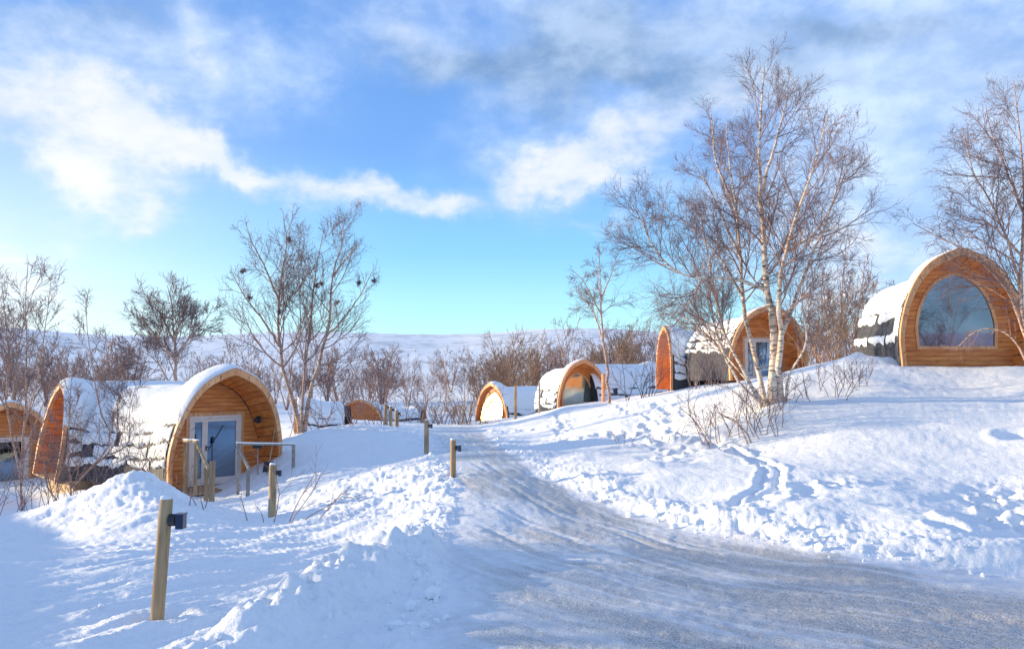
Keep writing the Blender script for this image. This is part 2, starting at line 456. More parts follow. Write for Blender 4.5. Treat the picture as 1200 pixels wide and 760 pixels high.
def _phi(d2): return np.where(d2 > 1e-12, .5 * d2 * np.log(d2 + 1e-12), 0)
n = len(cu)
K = _phi((cu[:, None] - cu[None]) ** 2 + (cv[:, None] - cv[None]) ** 2) + np.eye(n) * .0015
Q = np.stack([np.ones(n), cu, cv], 1)
A = np.block([[K, Q], [Q.T, np.zeros((3, 3))]])
sol = np.linalg.solve(A, np.concatenate([cz, np.zeros(3)]))
def base_h(x, y):
    x = np.atleast_1d(np.asarray(x, float)); y = np.atleast_1d(np.asarray(y, float))
    u, v = uv(x, y); v = np.minimum(v, math.log(430))
    out = np.empty(x.shape); f = out.ravel(); uu = u.ravel(); vv = v.ravel()
    for i in range(0, len(uu), 40000):
        a, b = uu[i:i + 40000], vv[i:i + 40000]
        f[i:i + 40000] = _phi((a[:, None] - cu[None]) ** 2 + (b[:, None] - cv[None]) ** 2) @ sol[:n] + sol[n] + sol[n + 1] * a + sol[n + 2] * b
    r = np.hypot(x, y)
    behind = sst(1.25, 1.9, np.abs(np.arctan2(x, y)))
    out = out * (1 - behind) * sst(1.5, 4.6, r)
    return out
def hill(x, y):
    r = np.hypot(x, y); th = np.degrees(np.arctan2(x, y))
    top = 130 + 10 * np.sin(th * .11 + 1.0) + 5 * np.sin(th * .33) - 14 * sst(5, 28, th) + 16 * sst(-12, -30, th) * 0
    h = top * sst(450, 2600, r) ** 1.2
    return h * (1 + .05 * fbm(x / 420, y / 420, 4, 77))
# road outline
RP = [(480,770),(525,705),(512,650),(531,600),(533,565),(506,522),(499,501),(562,501),(596,528),(640,561),(700,586),(750,604),(850,626),(950,645),(1080,661),(1200,677)]
rp = []
for px, py in RP:
    r_ = ray(px, py); k = (CAMZ + .1) / -r_[2] if py > 510 else 0
    if py <= 510: q = P3(px, py, 37)
    else:
        d = (CAMZ - (-.0)) / -r_[2]
        for _ in range(12):
            q = r_ * d + np.array([0, 0, CAMZ]); d = (CAMZ - float(base_h(q[0], q[1])[0])) / -r_[2]
        q = r_ * d
    rp.append((q[0], q[1]))
rp = rp + [(7.5, 5.6), (12, 3.0), (14, -3), (3, -7), (-2.5, -4), (-1.4, 1.5), (-.6, 4.0)]
rp = np.array(rp)
def poly_sd(x, y, poly):
    d = np.full(x.shape, 1e9); inside = np.zeros(x.shape, bool)
    m = len(poly)
    for i in range(m):
        ax, ay = poly[i]; bx, by = poly[(i + 1) % m]
        ex_, ey_ = bx - ax, by - ay
        t = np.clip(((x - ax) * ex_ + (y - ay) * ey_) / (ex_ * ex_ + ey_ * ey_), 0, 1)
        d = np.minimum(d, np.hypot(x - ax - t * ex_, y - ay - t * ey_))
        c = ((ay > y) != (by > y)) & (x < (bx - ax) * (y - ay) / (by - ay + 1e-12) + ax)
        inside ^= c
    return np.where(inside, -d, d)
def hit(px, py, z0=None):
    r_ = ray(px, py); t = 3.0; prev = None
    while t < 120:
        q = r_ * t + np.array([0, 0, CAMZ])
        if q[2] <= float(base_h(q[0], q[1])[0]): return q
        t *= 1.012
    return q
def line_d(x, y, pts):
    d = np.full(x.shape, 1e9); s = np.zeros(x.shape); acc = 0
    for (ax, ay), (bx, by) in zip(pts[:-1], pts[1:]):
        ex_, ey_ = bx - ax, by - ay; L = math.hypot(ex_, ey_)
        t = np.clip(((x - ax) * ex_ + (y - ay) * ey_) / (L * L + 1e-9), 0, 1)
        dd = np.hypot(x - ax - t * ex_, y - ay - t * ey_)
        s = np.where(dd < d, acc + t * L, s); d = np.minimum(d, dd); acc += L
    return d, s
def pathpx(L): return [tuple(hit(px, py)[:2]) for px, py in L]
TRAILS = [pathpx(p) for p in [
    [(715,470),(735,480),(760,490),(765,510),(790,530),(780,548)],
    [(655,482),(662,495),(655,512),(668,520)],
    [(770,470),(790,488),(770,500),(765,520)],
    [(600,505),(650,500),(700,488),(760,470)],
    [(720,530),(760,520),(800,515),(840,520),(880,525)],
    [(900,592),(940,578),(985,568)],
    [(1200,610),(1170,580),(1180,570)],
    [(640,520),(700,510),(760,505)],
]]
SKI = pathpx([(800,505),(850,520),(885,535),(905,552),(900,575),(870,598)])
LANE = [tuple(q) for q in rp[7:16]] + [(7.5, 5.6), (12, 3.0)]
RIDGE = pathpx([(300,752),(360,712),(410,690),(455,668),(495,652)])
SKI2 = pathpx([(790,512),(840,530),(868,548),(872,570),(845,595)])
HOLES = [(hit(px, py)[:2], r_, dz) for px, py, r_, dz in [(1138,618,.22,.16),(1165,598,.13,.12),(1160,578,.10,.10),(1178,612,.12,.08),(1195,515,.3,.10),(1110,630,.15,.06)]]
STAMPS = []
for tr in TRAILS:
    for (a, b) in zip(tr[:-1], tr[1:]):
        L = math.hypot(b[0] - a[0], b[1] - a[1]); k = max(1, int(L / .42))
        for i in range(k):
            t = (i + rnd.random() * .5) / k
            STAMPS.append((a[0] + (b[0] - a[0]) * t + rnd.uniform(-.14, .14), a[1] + (b[1] - a[1]) * t + rnd.uniform(-.14, .14), rnd.uniform(.11, .19)))
LUMP = [(hit(px, py)[:2], rx) for px, py, rx in [(420,690,1.0),(470,680,.8),(500,690,.5),(380,720,.8),(450,572,2.0),(500,580,1.4),(160,565,1.6),(120,590,1.2),(470,508,1.3),(400,572,1.5)]]
MOUND = [(hit(px, py)[:2], rx, h) for px, py, rx, h in [(455,668,.45,.10),(400,700,.6,.09),(500,672,.3,.05),(450,560,.9,.05),(160,562,.6,.05),(405,600,.6,.03),(330,585,1.0,.04),(1020,422,1.0,.18)]]
POSTXY = [tuple(P3(a, b, d_)[:2]) for a, b, d_ in [(187,738,5.35),(320,604,13.7),(531,558,13.6)]]
def H(x, y, detail=True):
    sc_ = np.isscalar(x)
    x = np.atleast_1d(np.asarray(x, float)); y = np.atleast_1d(np.asarray(y, float))
    z = base_h(x, y); r = np.hypot(x, y)
    sd = poly_sd(x, y, rp)
    road = sst(.12, -.25, sd)
    near = sst(60, 25, r)
    off = 1 - road
    if detail:
        z = z + off * .11 * fbm(x / 3.6, y / 3.6, 3, 5) * sst(0, 1.2, sd) * (near + .6 * (1 - near))
        z = z + (1 - near) * .5 * fbm(x / 30, y / 30, 4, 9) * sst(50, 110, r)
        # wind ripples, running away from the viewer on the left and across the slope on the right
        for an_, mk_, sd_ in ((60, sst(.8, -1.0, x), 40), (8, sst(-1.0, .8, x), 45)):
            ca, sa = math.cos(R(an_)), math.sin(R(an_)); xr = x * ca + y * sa; yr = -x * sa + y * ca
            rip = fbm(xr / 2.6, yr / .36, 4, sd_, .6)
            z = z + off * near * mk_ * (.014 if an_ == 8 else .042) * rip * sst(.3, 1.5, sd)
            z = z + off * sst(22, 10, r) * mk_ * (.003 if an_ == 8 else .012) * fbm(xr / .5, yr / .09, 3, sd_ + 2) * sst(.3, 1.0, sd)
        # ploughed edge: ridge and lumps
        edge = sst(1.5, .25, sd) * sst(-.15, .12, sd) * near
        var = .35 + .65 * sst(-.3, .5, fbm(x / 2.1, y / 2.1, 2, 14))
        z = z + edge * var * (.035 + .045 * fbm(x / .30, y / .30, 4, 3, .6) + .035 * fbm(x / .9, y / .9, 3, 12)) + edge * .012 * billow(x / .11, y / .11, 2, 4)
        lm = np.zeros_like(x)
        for (cx, cy), rr in LUMP: lm = np.maximum(lm, np.exp(-((x - cx) ** 2 + (y - cy) ** 2) / (rr * rr)))
        z = z + off * lm * (.05 * fbm(x / .42, y / .42, 4, 60, .6) + .018 * billow(x / .17, y / .17, 2, 62) + .05 * fbm(x / .9, y / .9, 2, 61))
        for (cx, cy), rr, h in MOUND: z = z + off * h * np.exp(-((x - cx) ** 2 + (y - cy) ** 2) / (rr * rr)) * (1 + .6 * fbm(x / .5, y / .5, 2, 70))
        z = z + near * .13 * sst(.02, .38, sd) * sst(3.2, .9, sd) * sst(-1.0, .5, x - .06 * y) * (.7 + .5 * fbm(x / 1.3, y / 1.3, 2, 81))
        d_, _ = line_d(x, y, RIDGE); d_ = d_ + .10 * fbm(x / .35, y / .35, 3, 101)
        z = z + (1 - sst(.0, -.15, sd)) * .17 * np.exp(-(d_ / .26) ** 2) * (1 + .5 * fbm(x / .22, y / .22, 3, 102))
        for px_, py_ in POSTXY:
            q_ = np.hypot(x - px_, y - py_); z = z - .05 * np.exp(-(q_ / .13) ** 2) + .02 * np.exp(-((q_ - .26) / .1) ** 2)
        # disturbed snow and footprints
        dist = np.full(x.shape, 1e9)
        for tr in TRAILS:
            d_, _ = line_d(x, y, tr); dist = np.minimum(dist, d_)
        tm = sst(.75, .1, dist + .2 * fbm(x / .7, y / .7, 2, 91))
        z = z + off * tm * (-.04 + .04 * fbm(x / .26, y / .26, 3, 90))
        sel = dist < .9
        if sel.any():
            xs, ys = x[sel], y[sel]; dz = np.zeros_like(xs)
            for sx, sy, sr in STAMPS:
                q = ((xs - sx) ** 2 + (ys - sy) ** 2) / (sr * sr)
                dz += np.where(q < 6, -.105 * np.exp(-q * q) + .035 * np.exp(-(q - 2.2) ** 2), 0)
            z[sel] += dz * off[sel]
        for sk in (SKI,):
            d_, _ = line_d(x, y, sk); d_ = d_ + .03 * fbm(x / .3, y / .3, 3, 33)
            z = z + off * (-.045 * np.exp(-((d_ - .10) / .04) ** 2) + .022 * np.exp(-((d_ - .22) / .05) ** 2) - .02 * np.exp(-(d_ / .22) ** 2))
        for (cx, cy), rr, dz in HOLES:
            q = ((x - cx) ** 2 + (y - cy) ** 2) / (rr * rr)
            z = z - off * 1.5 * dz * np.exp(-q ** 2) + off * dz * .4 * np.exp(-(q - 2.4) ** 2)
        # fine crumbs and worn ruts on the road
        la_, _ = line_d(x, y, LANE); la_ = la_ + .12 * fbm(x / 2.5, y / 2.5, 2, 111)
        for o_ in (.75, .98, 1.55, 1.72, 2.3, 2.9): z = z - road * near * .017 * np.exp(-((la_ - o_) / .05) ** 2) * sst(-.3, .3, fbm(x / 2., y / 2., 2, 112 + int(o_ * 10)))
        z = z + road * near * (.012 * fbm(x / .5, y / 1.6, 4, 21) + .006 * fbm(x / .12, y / .12, 2, 22))
        z = z + off * near * .008 * fbm(x / .22, y / .22, 3, 23) + (sst(14, 6, r)) * off * .006 * fbm(x / .07, y / .07, 2, 24)
    z = z + hill(x, y)
    return float(z[0]) if sc_ else z

def build_ground():
    th = np.concatenate([np.linspace(-180, -60, 30, endpoint=False), np.linspace(-60, -38, 40, endpoint=False),
                         np.linspace(-38, 38, 780, endpoint=False), np.linspace(38, 60, 40, endpoint=False), np.linspace(60, 180, 30, endpoint=False)])
    rr = [.6]
    while rr[-1] < 4200:
        r = rr[-1]
        k = .12 if r < 3.2 else .006 if r < 9 else .0085 if r < 40 else .035
        rr.append(r * (1 + k))
    rr = np.array(rr); T, RR = np.meshgrid(np.radians(th), rr)
    x = (RR * np.sin(T)).ravel(); y = (RR * np.cos(T)).ravel()
    z = H(x, y)
    V = np.stack([x, y, z], 1); nt, nr = len(th), len(rr)
    V = np.vstack([V, [0, 0, H(0.0, 0.0)]])
    i = np.arange(nr - 1)[:, None] * nt; j = np.arange(nt)[None]; j2 = (j + 1) % nt
    F = np.stack([i + j, i + nt + j, i + nt + j2, i + j2], -1).reshape(-1, 4)[:, ::-1]
    sd = poly_sd(x, y, rp); road = np.append(sst(.25, -.5, sd + .18 * fbm(x / .6, y / .6, 3, 55)), 1.0)
    far = np.append(sst(250, 700, RR.ravel()), 0)
    rf = np.repeat(rr[:-1], nt)
    cx = x[F].mean(1); cy = y[F].mean(1); isroad = (poly_sd(cx, cy, rp) < 0)
    F3 = np.array([(nr * nt, (k + 1) % nt, k) for k in range(nt)])[:, ::-1]
    def part(name, mask, tri=None):
        f = F[mask]; fs = [f] + ([tri] if tri is not None else [])
        used = np.unique(np.concatenate([q.ravel() for q in fs])); remap = np.full(len(V), -1); remap[used] = np.arange(len(used))
        me = fast_mesh(name, V[used], [remap[q] for q in fs], SNOWG, True)
        for nm, arr in (('road', road), ('far', far), ('across', acr), ('along', alo)):
            a = me.attributes.new(nm, 'FLOAT', 'POINT'); a.data.foreach_set('value', arr[used].astype(np.float32))
        link(name, me, kind='structure')
    acr, alo = line_d(x, y, LANE); acr = np.append(acr, 0); alo = np.append(alo, 0)
    farm = rf > 430
    part('road', isroad & ~farm, F3)
    part('snow_field', ~isroad & ~farm)
    part('far_hill', farm)
build_ground()

def snow_clods():
    g = np.random.default_rng(77); pts = []
    m = 60000; x = g.uniform(-7, 9, m); y = g.uniform(4.3, 26, m)
    sd = poly_sd(x, y, rp); w = np.exp(-((sd - .12) / .22) ** 2)
    for (cx, cy), rr in LUMP[:6]: w = np.maximum(w, .30 * (sd > 0) * np.exp(-((x - cx) ** 2 + (y - cy) ** 2) / (rr * rr)))
    w = w * (.25 + .75 * (fbm(x / 1.1, y / 1.1, 2, 88) > 0)) * .38 * np.clip(9 / y, .2, 1)
    k = g.random(m) < w; x, y = x[k], y[k]; n = len(x); z = H(x, y)
    bm = bmesh.new(); bmesh.ops.create_icosphere(bm, subdivisions=1, radius=1); bv = np.array([v.co for v in bm.verts]); bf = np.array([[v.index for v in f.verts] for f in bm.faces]); bm.free()
    r = .012 + .05 * g.random(n) ** 3.5
    V = bv[None] * (1 + g.uniform(-.35, .3, (n, len(bv), 1))) * r[:, None, None] * g.uniform(.6, 1.3, (n, 1, 3)) + np.stack([x, y, z + r * .25], 1)[:, None]
    F = bf[None] + (np.arange(n) * len(bv))[:, None, None]
    o = link('snow_clods', fast_mesh('snow_clods', V.reshape(-1, 3), F.reshape(-1, 3), SNOW), kind='stuff'); tag(o, 'small white snow clods thrown up along the edges of the lane', 'snow')
snow_clods()

# ------------------------------------------------------------------ arched log cabins
TT = np.linspace(0, math.pi, 181)
PE = 2.25                                          # superellipse exponent of the arch
_px = np.sign(np.cos(TT)) * np.abs(np.cos(TT)) ** (2 / PE); _pz = np.sin(TT) ** (2 / PE)
_pz = _pz * (1 + .03 * np.exp(-(_px / .16) ** 2)); _pz /= _pz.max()
_px = _px * (1 - .06 * sst(.35, 0, _pz))          # drawn in a little at the foot
def prof(t):
    return np.interp(t, TT, _px), np.interp(t, TT, _pz)
_hz = np.interp(np.linspace(0, 1, 200), _pz[:91], _px[:91])
def prof_x(z):                                    # half width at relative height
    return np.interp(z, _pz[:91], _px[:91])

class Gable:
    """local frame: x to the right seen from outside, y into the cabin, z up"""
    def __init__(s, root, loc, phi, L, hw=1.6, h=3.1, kb=.84, flare=1.6, lean=.3, back=False, bend=0.0):
        s.hw, s.h, s.kb, s.flare, s.lean, s.L, s.back = hw, h, kb, flare, lean, L, back
        s.bend = bend; s.root = root; s.rz = phi + 90
        s.loc = np.array(loc); c, sn = math.cos(R(s.rz)), math.sin(R(s.rz))
        s.M = np.array([[c, -sn, 0], [sn, c, 0], [0, 0, 1]])
        s.off = s.loc - np.array(root.location)   # relative to the cabin's empty (no rotation)
    def w(s, V):
        return np.asarray(V, float).reshape(-1, 3) @ s.M.T + s.off
    def k(s, y):
        v = s.kb + (1 - s.kb) * (1 - sst(0, s.flare, np.asarray(y, float)))
        if s.back: v = np.maximum(v, s.kb + (1 - s.kb) * (1 - sst(0, s.flare, s.L - np.asarray(y, float))))
        return v
    def pt(s, t, y, scale=1.0, out=0.0):
        x, z = prof(t); k = s.k(y) * scale
        X = s.hw * k * x; Z = s.h * k * z
        # outward normal of the profile
        e = .01; x1, z1 = prof(np.clip(t + e, 0, math.pi)); x0, z0 = prof(np.clip(t - e, 0, math.pi))
        tx, tz = (x1 - x0) * s.hw, (z1 - z0) * s.h; l = np.hypot(tx, tz) + 1e-9
        nx, nz = tz / l, -tx / l
        Y = y - s.lean * (Z / s.h) * np.exp(-np.asarray(y, float) / .9)
        X = X + s.bend * np.maximum(np.asarray(y, float) - .9, 0) ** 2
        return np.stack([X + nx * out, Y + 0 * X, Z + nz * out], -1)
    def obj(s, geo, name, mat, parent=None, **kw):
        F = ([np.vstack(geo.f4)] if geo.f4 else []) + ([np.vstack(geo.f3)] if geo.f3 else [])
        sm = kw.pop('smooth', False)
        o = link(name, fast_mesh(name, np.vstack(geo.v), F, mat, sm), parent or s.root, **kw)
        if parent is None: o.location = tuple(s.off); o.rotation_euler = (0, 0, R(s.rz))
        return o

def grid_shell(g, pts, thick_pts=None):
    """pts (a,b,3) sheet; closed with thick_pts"""
    a, b, _ = pts.shape
    i = np.arange(a - 1)[:, None] * b; j = np.arange(b - 1)[None]
    F = np.stack([i + j, i + j + 1, i + b + j + 1, i + b + j], -1).reshape(-1, 4)
    g.add(pts.reshape(-1, 3), F)
    if thick_pts is not None: g.add(thick_pts.reshape(-1, 3), F[:, ::-1])

def prism(g, outline, y0, y1):
    o = np.asarray(outline); n = len(o)
    V = np.vstack([np.c_[o[:, 0], np.full(n, y0), o[:, 1]], np.c_[o[:, 0], np.full(n, y1), o[:, 1]]])
    c = o.mean(0); V = np.vstack([V, [c[0], y0, c[1]], [c[0], y1, c[1]]])
    F4 = []; F3 = []
    for i in range(n):
        j = (i + 1) % n
        F4.append((i, j, n + j, n + i)); F3.append((2 * n, j, i)); F3.append((2 * n + 1, n + i, n + j))
    g.add(V, F4, F3)
def ring(g, outer, inner, y0, y1, closed=True):
    """band between two outlines, y0/y1 may be arrays per point"""
    o = np.asarray(outer); q = np.asarray(inner); n = len(o)
    y0 = np.broadcast_to(y0, (n,)); y1 = np.broadcast_to(y1, (n,))
    V = np.vstack([np.c_[o[:, 0], y0, o[:, 1]], np.c_[q[:, 0], y0, q[:, 1]], np.c_[q[:, 0], y1, q[:, 1]], np.c_[o[:, 0], y1, o[:, 1]]])
    F = []
    for i in range(n if closed else n - 1):
        j = (i + 1) % n
        for a in range(4):
            b = (a + 1) % 4
            F.append((a * n + i, a * n + j, b * n + j, b * n + i))
    if not closed:
        F.append((0, n, 2 * n, 3 * n)); F.append((n - 1, 4 * n - 1, 3 * n - 1, 2 * n - 1))
    g.add(V, F)

def build_gable(G, kind, detail=2, glass=GLASS, seed=0, sw=.75, snow=True, side_rows=4, glass_tilt=0.0, nb=None):
    r_ = random.Random(seed); hw, h = G.hw, G.h
    # arch frame in bolted lengths, a thicker laminated rim
    npc = 7 if detail == 2 else 1
    ed = np.linspace(0, math.pi, npc + 1)
    for i in range(npc):
        t = np.linspace(ed[i] + (.004 if i else 0), ed[i + 1] - .004, 9 if npc > 1 else 41)
        o = G.pt(t, 0.0, 1.012); q = G.pt(t, 0.0, .945)
        g = Geo(); ring(g, o[:, [0, 2]], q[:, [0, 2]], o[:, 1] - .03, o[:, 1] + .07, closed=False)
        G.obj(g, 'arch_board', TRIM)
    if detail == 2:
        for i in range(15):
            t = .12 + i * (math.pi - .24) / 14
            c = G.pt(np.array([t]), 0.0, .97)[0]; g = Geo()
            g.tube([c + [0, -.045, 0], c + [0, -.028, 0]], .014, 6); G.obj(g, 'bolt', BLACKMETAL)
    # boards lining the deep reveal
    nb = nb or (30 if detail == 2 else 1)
    ed = np.linspace(0, math.pi, nb + 1)
    for i in range(nb):
        gap = .004 if nb > 1 else 0
        sub = 2 if nb > 1 else 33
        t = np.linspace(ed[i] + gap, ed[i + 1] - gap, sub); ys = np.array([.05, .25, .5, sw + .02])
        A = np.stack([G.pt(t, y, .95, r_.uniform(-.004, .004) if y else 0) for y in ys])
        B = np.stack([G.pt(t, y, .95, .03) for y in ys])
        g = Geo(); grid_shell(g, A, B)
        if nb > 1:
            for e in (0, -1):
                V = np.concatenate([A[:, e], B[:, e]]); m = len(ys)
                g.add(V, [(k, k + 1, m + k + 1, m + k) for k in range(m - 1)])
        G.obj(g, 'lining_board', LINING)
    # end wall of horizontal boards
    kw = float(G.k(sw)) * .955; HW, HH = hw * kw, h * kw
    def X(z): return HW * float(prof_x(np.clip(z / HH, 0, 1)))
    if kind == 'wall':
        cxo = dw = 0.0; zb = zt = 0.0
        def Xo(z): return 0
    elif kind == 'window':
        zb, zt, ws = .20 * HH, .885 * HH, .70
        def Xo(z): return ws * HW * float(prof_x((z - zb) / (zt - zb) * .97 + .03)) if zb < z < zt else 0
        cxo = 0.0
    else:
        zb, zt = .0, .665 * HH
        dw, cxo = .74, .10
        def Xo(z): return dw if z < zt else 0
    npk = 24 if detail == 2 else 20
    def tilt(V):
        if not glass_tilt: return V
        V = np.asarray(V, float); V[:, 1] += glass_tilt * (V[:, 2] - 2.0); return V
    backg = Geo(); t = np.linspace(0, math.pi, 33); o = np.c_[HW * 1.0 * prof(t)[0], HH * prof(t)[1]]
    if kind == 'window':
        ti = np.linspace(0.03, math.pi - .03, 33); inn = np.c_[ws * HW * prof(ti)[0] * .99, zb + (zt - zb) * prof(ti)[1]]
        inn[0, 1] = inn[-1, 1] = zb
        ring(backg, o, inn, sw + .035, sw + .05)
        G.obj(backg, 'wall_backing', SHADOWGAP)
    else:
        prism(backg, o, sw + .035, sw + .05); G.obj(backg, 'wall_backing', SHADOWGAP)
    joined = Geo()
    for i in range(npk):
        z0, z1 = HH * i / npk + .004, HH * (i + 1) / npk - .004
        segs = []
        oz = Xo((z0 + z1) / 2)
        if oz > 0.02:
            for sgn in (-1, 1):
                c4 = []
                for z in (z0, z1):
                    zz = min(max(z, zb + .01), zt - .005) if kind == 'window' else z
                    inner = (Xo(zz) if kind == 'window' else dw) * sgn + cxo
                    outer = X(z) * sgn
                    c4.append((inner, outer) if sgn > 0 else (outer, inner))
                segs.append(c4)
        else:
            segs.append([(-X(z), X(z)) for z in (z0, z1)])
        for (a0, b0), (a1, b1) in segs:
            if b0 - a0 < .03: continue
            g = joined if detail < 2 else Geo()
            dy = r_.uniform(-.004, .004)
            y0, y1 = sw - .012 + dy, sw + .035
            c8 = np.array([(a0, y0, z0), (b0, y0, z0), (b0, y1, z0), (a0, y1, z0), (a1, y0, z1), (b1, y0, z1), (b1, y1, z1), (a1, y1, z1)])
            g.hexa(c8)
            if detail == 2: G.obj(g, 'wall_board', WOOD)
    if detail < 2: G.obj(joined, 'wall_board', WOOD, kind='stuff')
    # opening
    if kind == 'wall': pass
    elif kind == 'window':
        ti = np.linspace(0.03, math.pi - .03, 41)
        def outl(e):
            P = np.c_[(ws * HW + e) * prof(ti)[0], zb + (zt - zb + e) * prof(ti)[1]]
            P[0, 1] = P[-1, 1] = zb - e; return P
        g = Geo(); ring(g, outl(.035), outl(-.045), sw - .04, sw + .03)
        wf = G.obj(g, 'window_frame', TRIM)
        g = Geo(); prism(g, outl(-.03), sw + .0, sw + .02); g.v = [tilt(v - [0, 0, 0]) for v in g.v]
        p = link('pane', fast_mesh('pane', np.vstack(g.v), [np.vstack(g.f4), np.vstack(g.f3)], glass), wf)
    else:
        def rect(a, b, c, d): return np.array([(a, c), (b, c), (b, d), (a, d)])
        g = Geo(); ring(g, rect(cxo - dw, cxo + dw, .02, zt), rect(cxo - dw + .07, cxo + dw - .07, .08, zt - .07), sw - .045, sw + .04)
        G.obj(g, 'door_frame', WHITEPAINT)
        g = Geo(); ring(g, rect(cxo - dw - .09, cxo + dw + .09, -.01, zt + .09), rect(cxo - dw, cxo + dw, .0, zt), sw - .035, sw + .0)
        G.obj(g, 'door_surround', TRIM)
        xm = cxo - dw + .43
        for nm, a, b in (('side_light', cxo - dw + .072, xm), ('door', xm + .004, cxo + dw - .072)):
            g = Geo(); ring(g, rect(a, b, .085, zt - .075), rect(a + .075, b - .075, .20, zt - .155), sw - .035, sw + .02)
            lf = G.obj(g, nm, WHITEPAINT)
            g = Geo(); prism(g, rect(a + .07, b - .07, .19, zt - .15), sw - .008, sw + .006)
            link('pane', fast_mesh('pane', np.vstack(g.v), [np.vstack(g.f4), np.vstack(g.f3)], DOORGLASS if glass is GLASS else glass), lf)
            if nm == 'door' and detail == 2:
                g = Geo(); g.bar((a + .035, sw - .05, 1.0), (a + .035, sw - .035, 1.0), .03, .14); g.bar((a + .035, sw - .075, 1.02), (a + .15, sw - .075, 1.02), .018, .018); g.bar((a + .035, sw - .08, 1.02), (a + .035, sw - .045, 1.02), .02, .02)
                link('handle', fast_mesh('handle', np.vstack(g.v), g.f4 and [np.vstack(g.f4)], BLACKMETAL), lf)
    # outer shell
    ys = np.concatenate([[0.02, .2, .45, .8, 1.2, 1.7], np.linspace(2.2, G.L, max(3, int(G.L)))])
    t = np.linspace(0, math.pi, 49)
    A = np.stack([G.pt(t, y, 1.0) for y in ys]); B = np.stack([G.pt(t, y, .96) for y in ys])
    g = Geo(); grid_shell(g, A[:, ::-1], B[:, ::-1]); 
    e = G.pt(t, G.L - .02, 1.0); prism(g, e[:, [0, 2]], G.L - .05, G.L - .02)
    G.obj(g, 'roof_shell', ROOFFELT)
    # shingle courses on both flanks, stepped so that each carries a ledge
    arc = [0.0]; tt = np.linspace(0, math.pi / 2, 200); P = G.pt(tt, G.L * .6, 1.0)
    al = np.concatenate([[0], np.cumsum(np.linalg.norm(np.diff(P, axis=0), axis=1))])
    crs = np.interp(np.arange(0, 9) * .34, al, tt)
    g = Geo(); nrow = 8
    for side in (0, 1):
        for c in range(nrow):
            ta, tb = crs[c], crs[c + 1] if c + 1 < len(crs) else crs[-1]
            if tb <= ta: continue
            y = .10 + (.15 if c % 2 else 0); wd = .30 if detail == 2 else .6
            while y < G.L - .05:
                y1 = min(y + wd * r_.uniform(.85, 1.1), G.L)
                tq = np.array([ta - .012 if c else ta, tb + .03]) ; oo = (r_.uniform(.022, .027), .010)
                if side: tq = math.pi - tq
                c8 = []
                ya, yb = y + .004, y1 - .004
                q = [G.pt(tq[0], ya, 1, 0.0), G.pt(tq[0], yb, 1, 0.0), G.pt(tq[0], yb, 1, oo[0]), G.pt(tq[0], ya, 1, oo[0]),
                     G.pt(tq[1], ya, 1, 0.0), G.pt(tq[1], yb, 1, 0.0), G.pt(tq[1], yb, 1, oo[1]), G.pt(tq[1], ya, 1, oo[1])]
                g.hexa(np.array(q)); y = y1
    G.obj(g, 'shingle', SHINGLE, kind='stuff')
    if not snow: return
    # snow on the roof : a thick cap and thin ledges on the courses below it
    def patch(y0, y1, fa, fb, thick, ny, nt, nm, sd, front=0.0, rag=0):
        Y = np.linspace(y0, y1, ny); Tq = np.linspace(0, 1, nt)
        top = np.zeros((ny, nt, 3)); bot = np.zeros((ny, nt, 3))
        for i, y in enumerate(Y):
            a, b = fa(y), fb(y); t_ = a + (b - a) * Tq
            q = np.abs(Tq * 2 - 1); sy = abs(2 * (y - y0) / (y1 - y0) - 1)
            edge = np.sqrt(np.clip(1 - q ** 8, 0, 1)) * math.sqrt(max(0, 1 - sy ** 14))
            nn = 1 + .20 * fbm(np.full(nt, y * .7 + sd), t_ * 1.6, 2, sd) + .06 * fbm(np.full(nt, y * 4.1 + sd), t_ * 9, 2, sd)
            yy = max(y, 0.0)
            p0 = G.pt(t_, yy, 1.0, .0); bot[i] = p0
            crown_ = .55 + .45 * np.sin(t_) ** 1.5
            p1 = G.pt(t_, yy, 1.0, 1.0) - p0
            sink = thick * edge * nn * crown_ * (1 - sst(.5, 0, y - y0) * .45)
            top[i] = p0 + p1 * (sink + (.012 if thick > .12 else .03))[:, None]
            top[i][:, 1] += (y - yy); bot[i][:, 1] += (y - yy)
        g = Geo(); grid_shell(g, top[:, ::-1], bot[:, ::-1]); G.obj(g, nm, SNOW, smooth=True)
    ct = crs[side_rows] if side_rows < len(crs) else crs[-1]
    def rag(s_, base, amp=.06): return lambda y: base + amp * float(fbm(np.array([y * 1.7]), np.array([s_ * 7.3]), 3, seed + s_)[0]) + .02 * float(fbm(np.array([y * 9.]), np.array([s_ * 3.3]), 2, seed + s_)[0])
    f1, f2 = rag(1, ct), rag(2, math.pi - ct)
    patch(-.05 if seed in (3, 27, 5, 31) else .07, G.L + .04, f1, f2, .17, 60, 48, 'roof_snow', seed % 50 + 3)
    for side in (0, 1):
        for c in range(max(0, side_rows - 3), side_rows):
            lo, hi = crs[c], crs[c + 1]
            y = .15
            while y < G.L - .3:
                y1 = min(G.L, y + r_.uniform(.9, 3.2))
                cover = r_.uniform(.66, .92) if c >= side_rows - 2 else r_.uniform(.3, .75)
                if detail == 2 and r_.random() < (.6 if c < side_rows - 2 else .12): y = y1; continue
                a_ = rag(10 + c + side * 5, lo + (hi - lo) * (.92 - cover), .05); b_ = rag(20 + c + side * 5, lo + (hi - lo) * .93, .01)
                fa, fb = (a_, b_) if side == 0 else ((lambda y, b_=b_: math.pi - b_(y)), (lambda y, a_=a_: math.pi - a_(y)))
                patch(y, y1, fa, fb, .10, 24, 7, 'ledge_snow', 11 + c + side); y = y1 + r_.uniform(.03, .3)

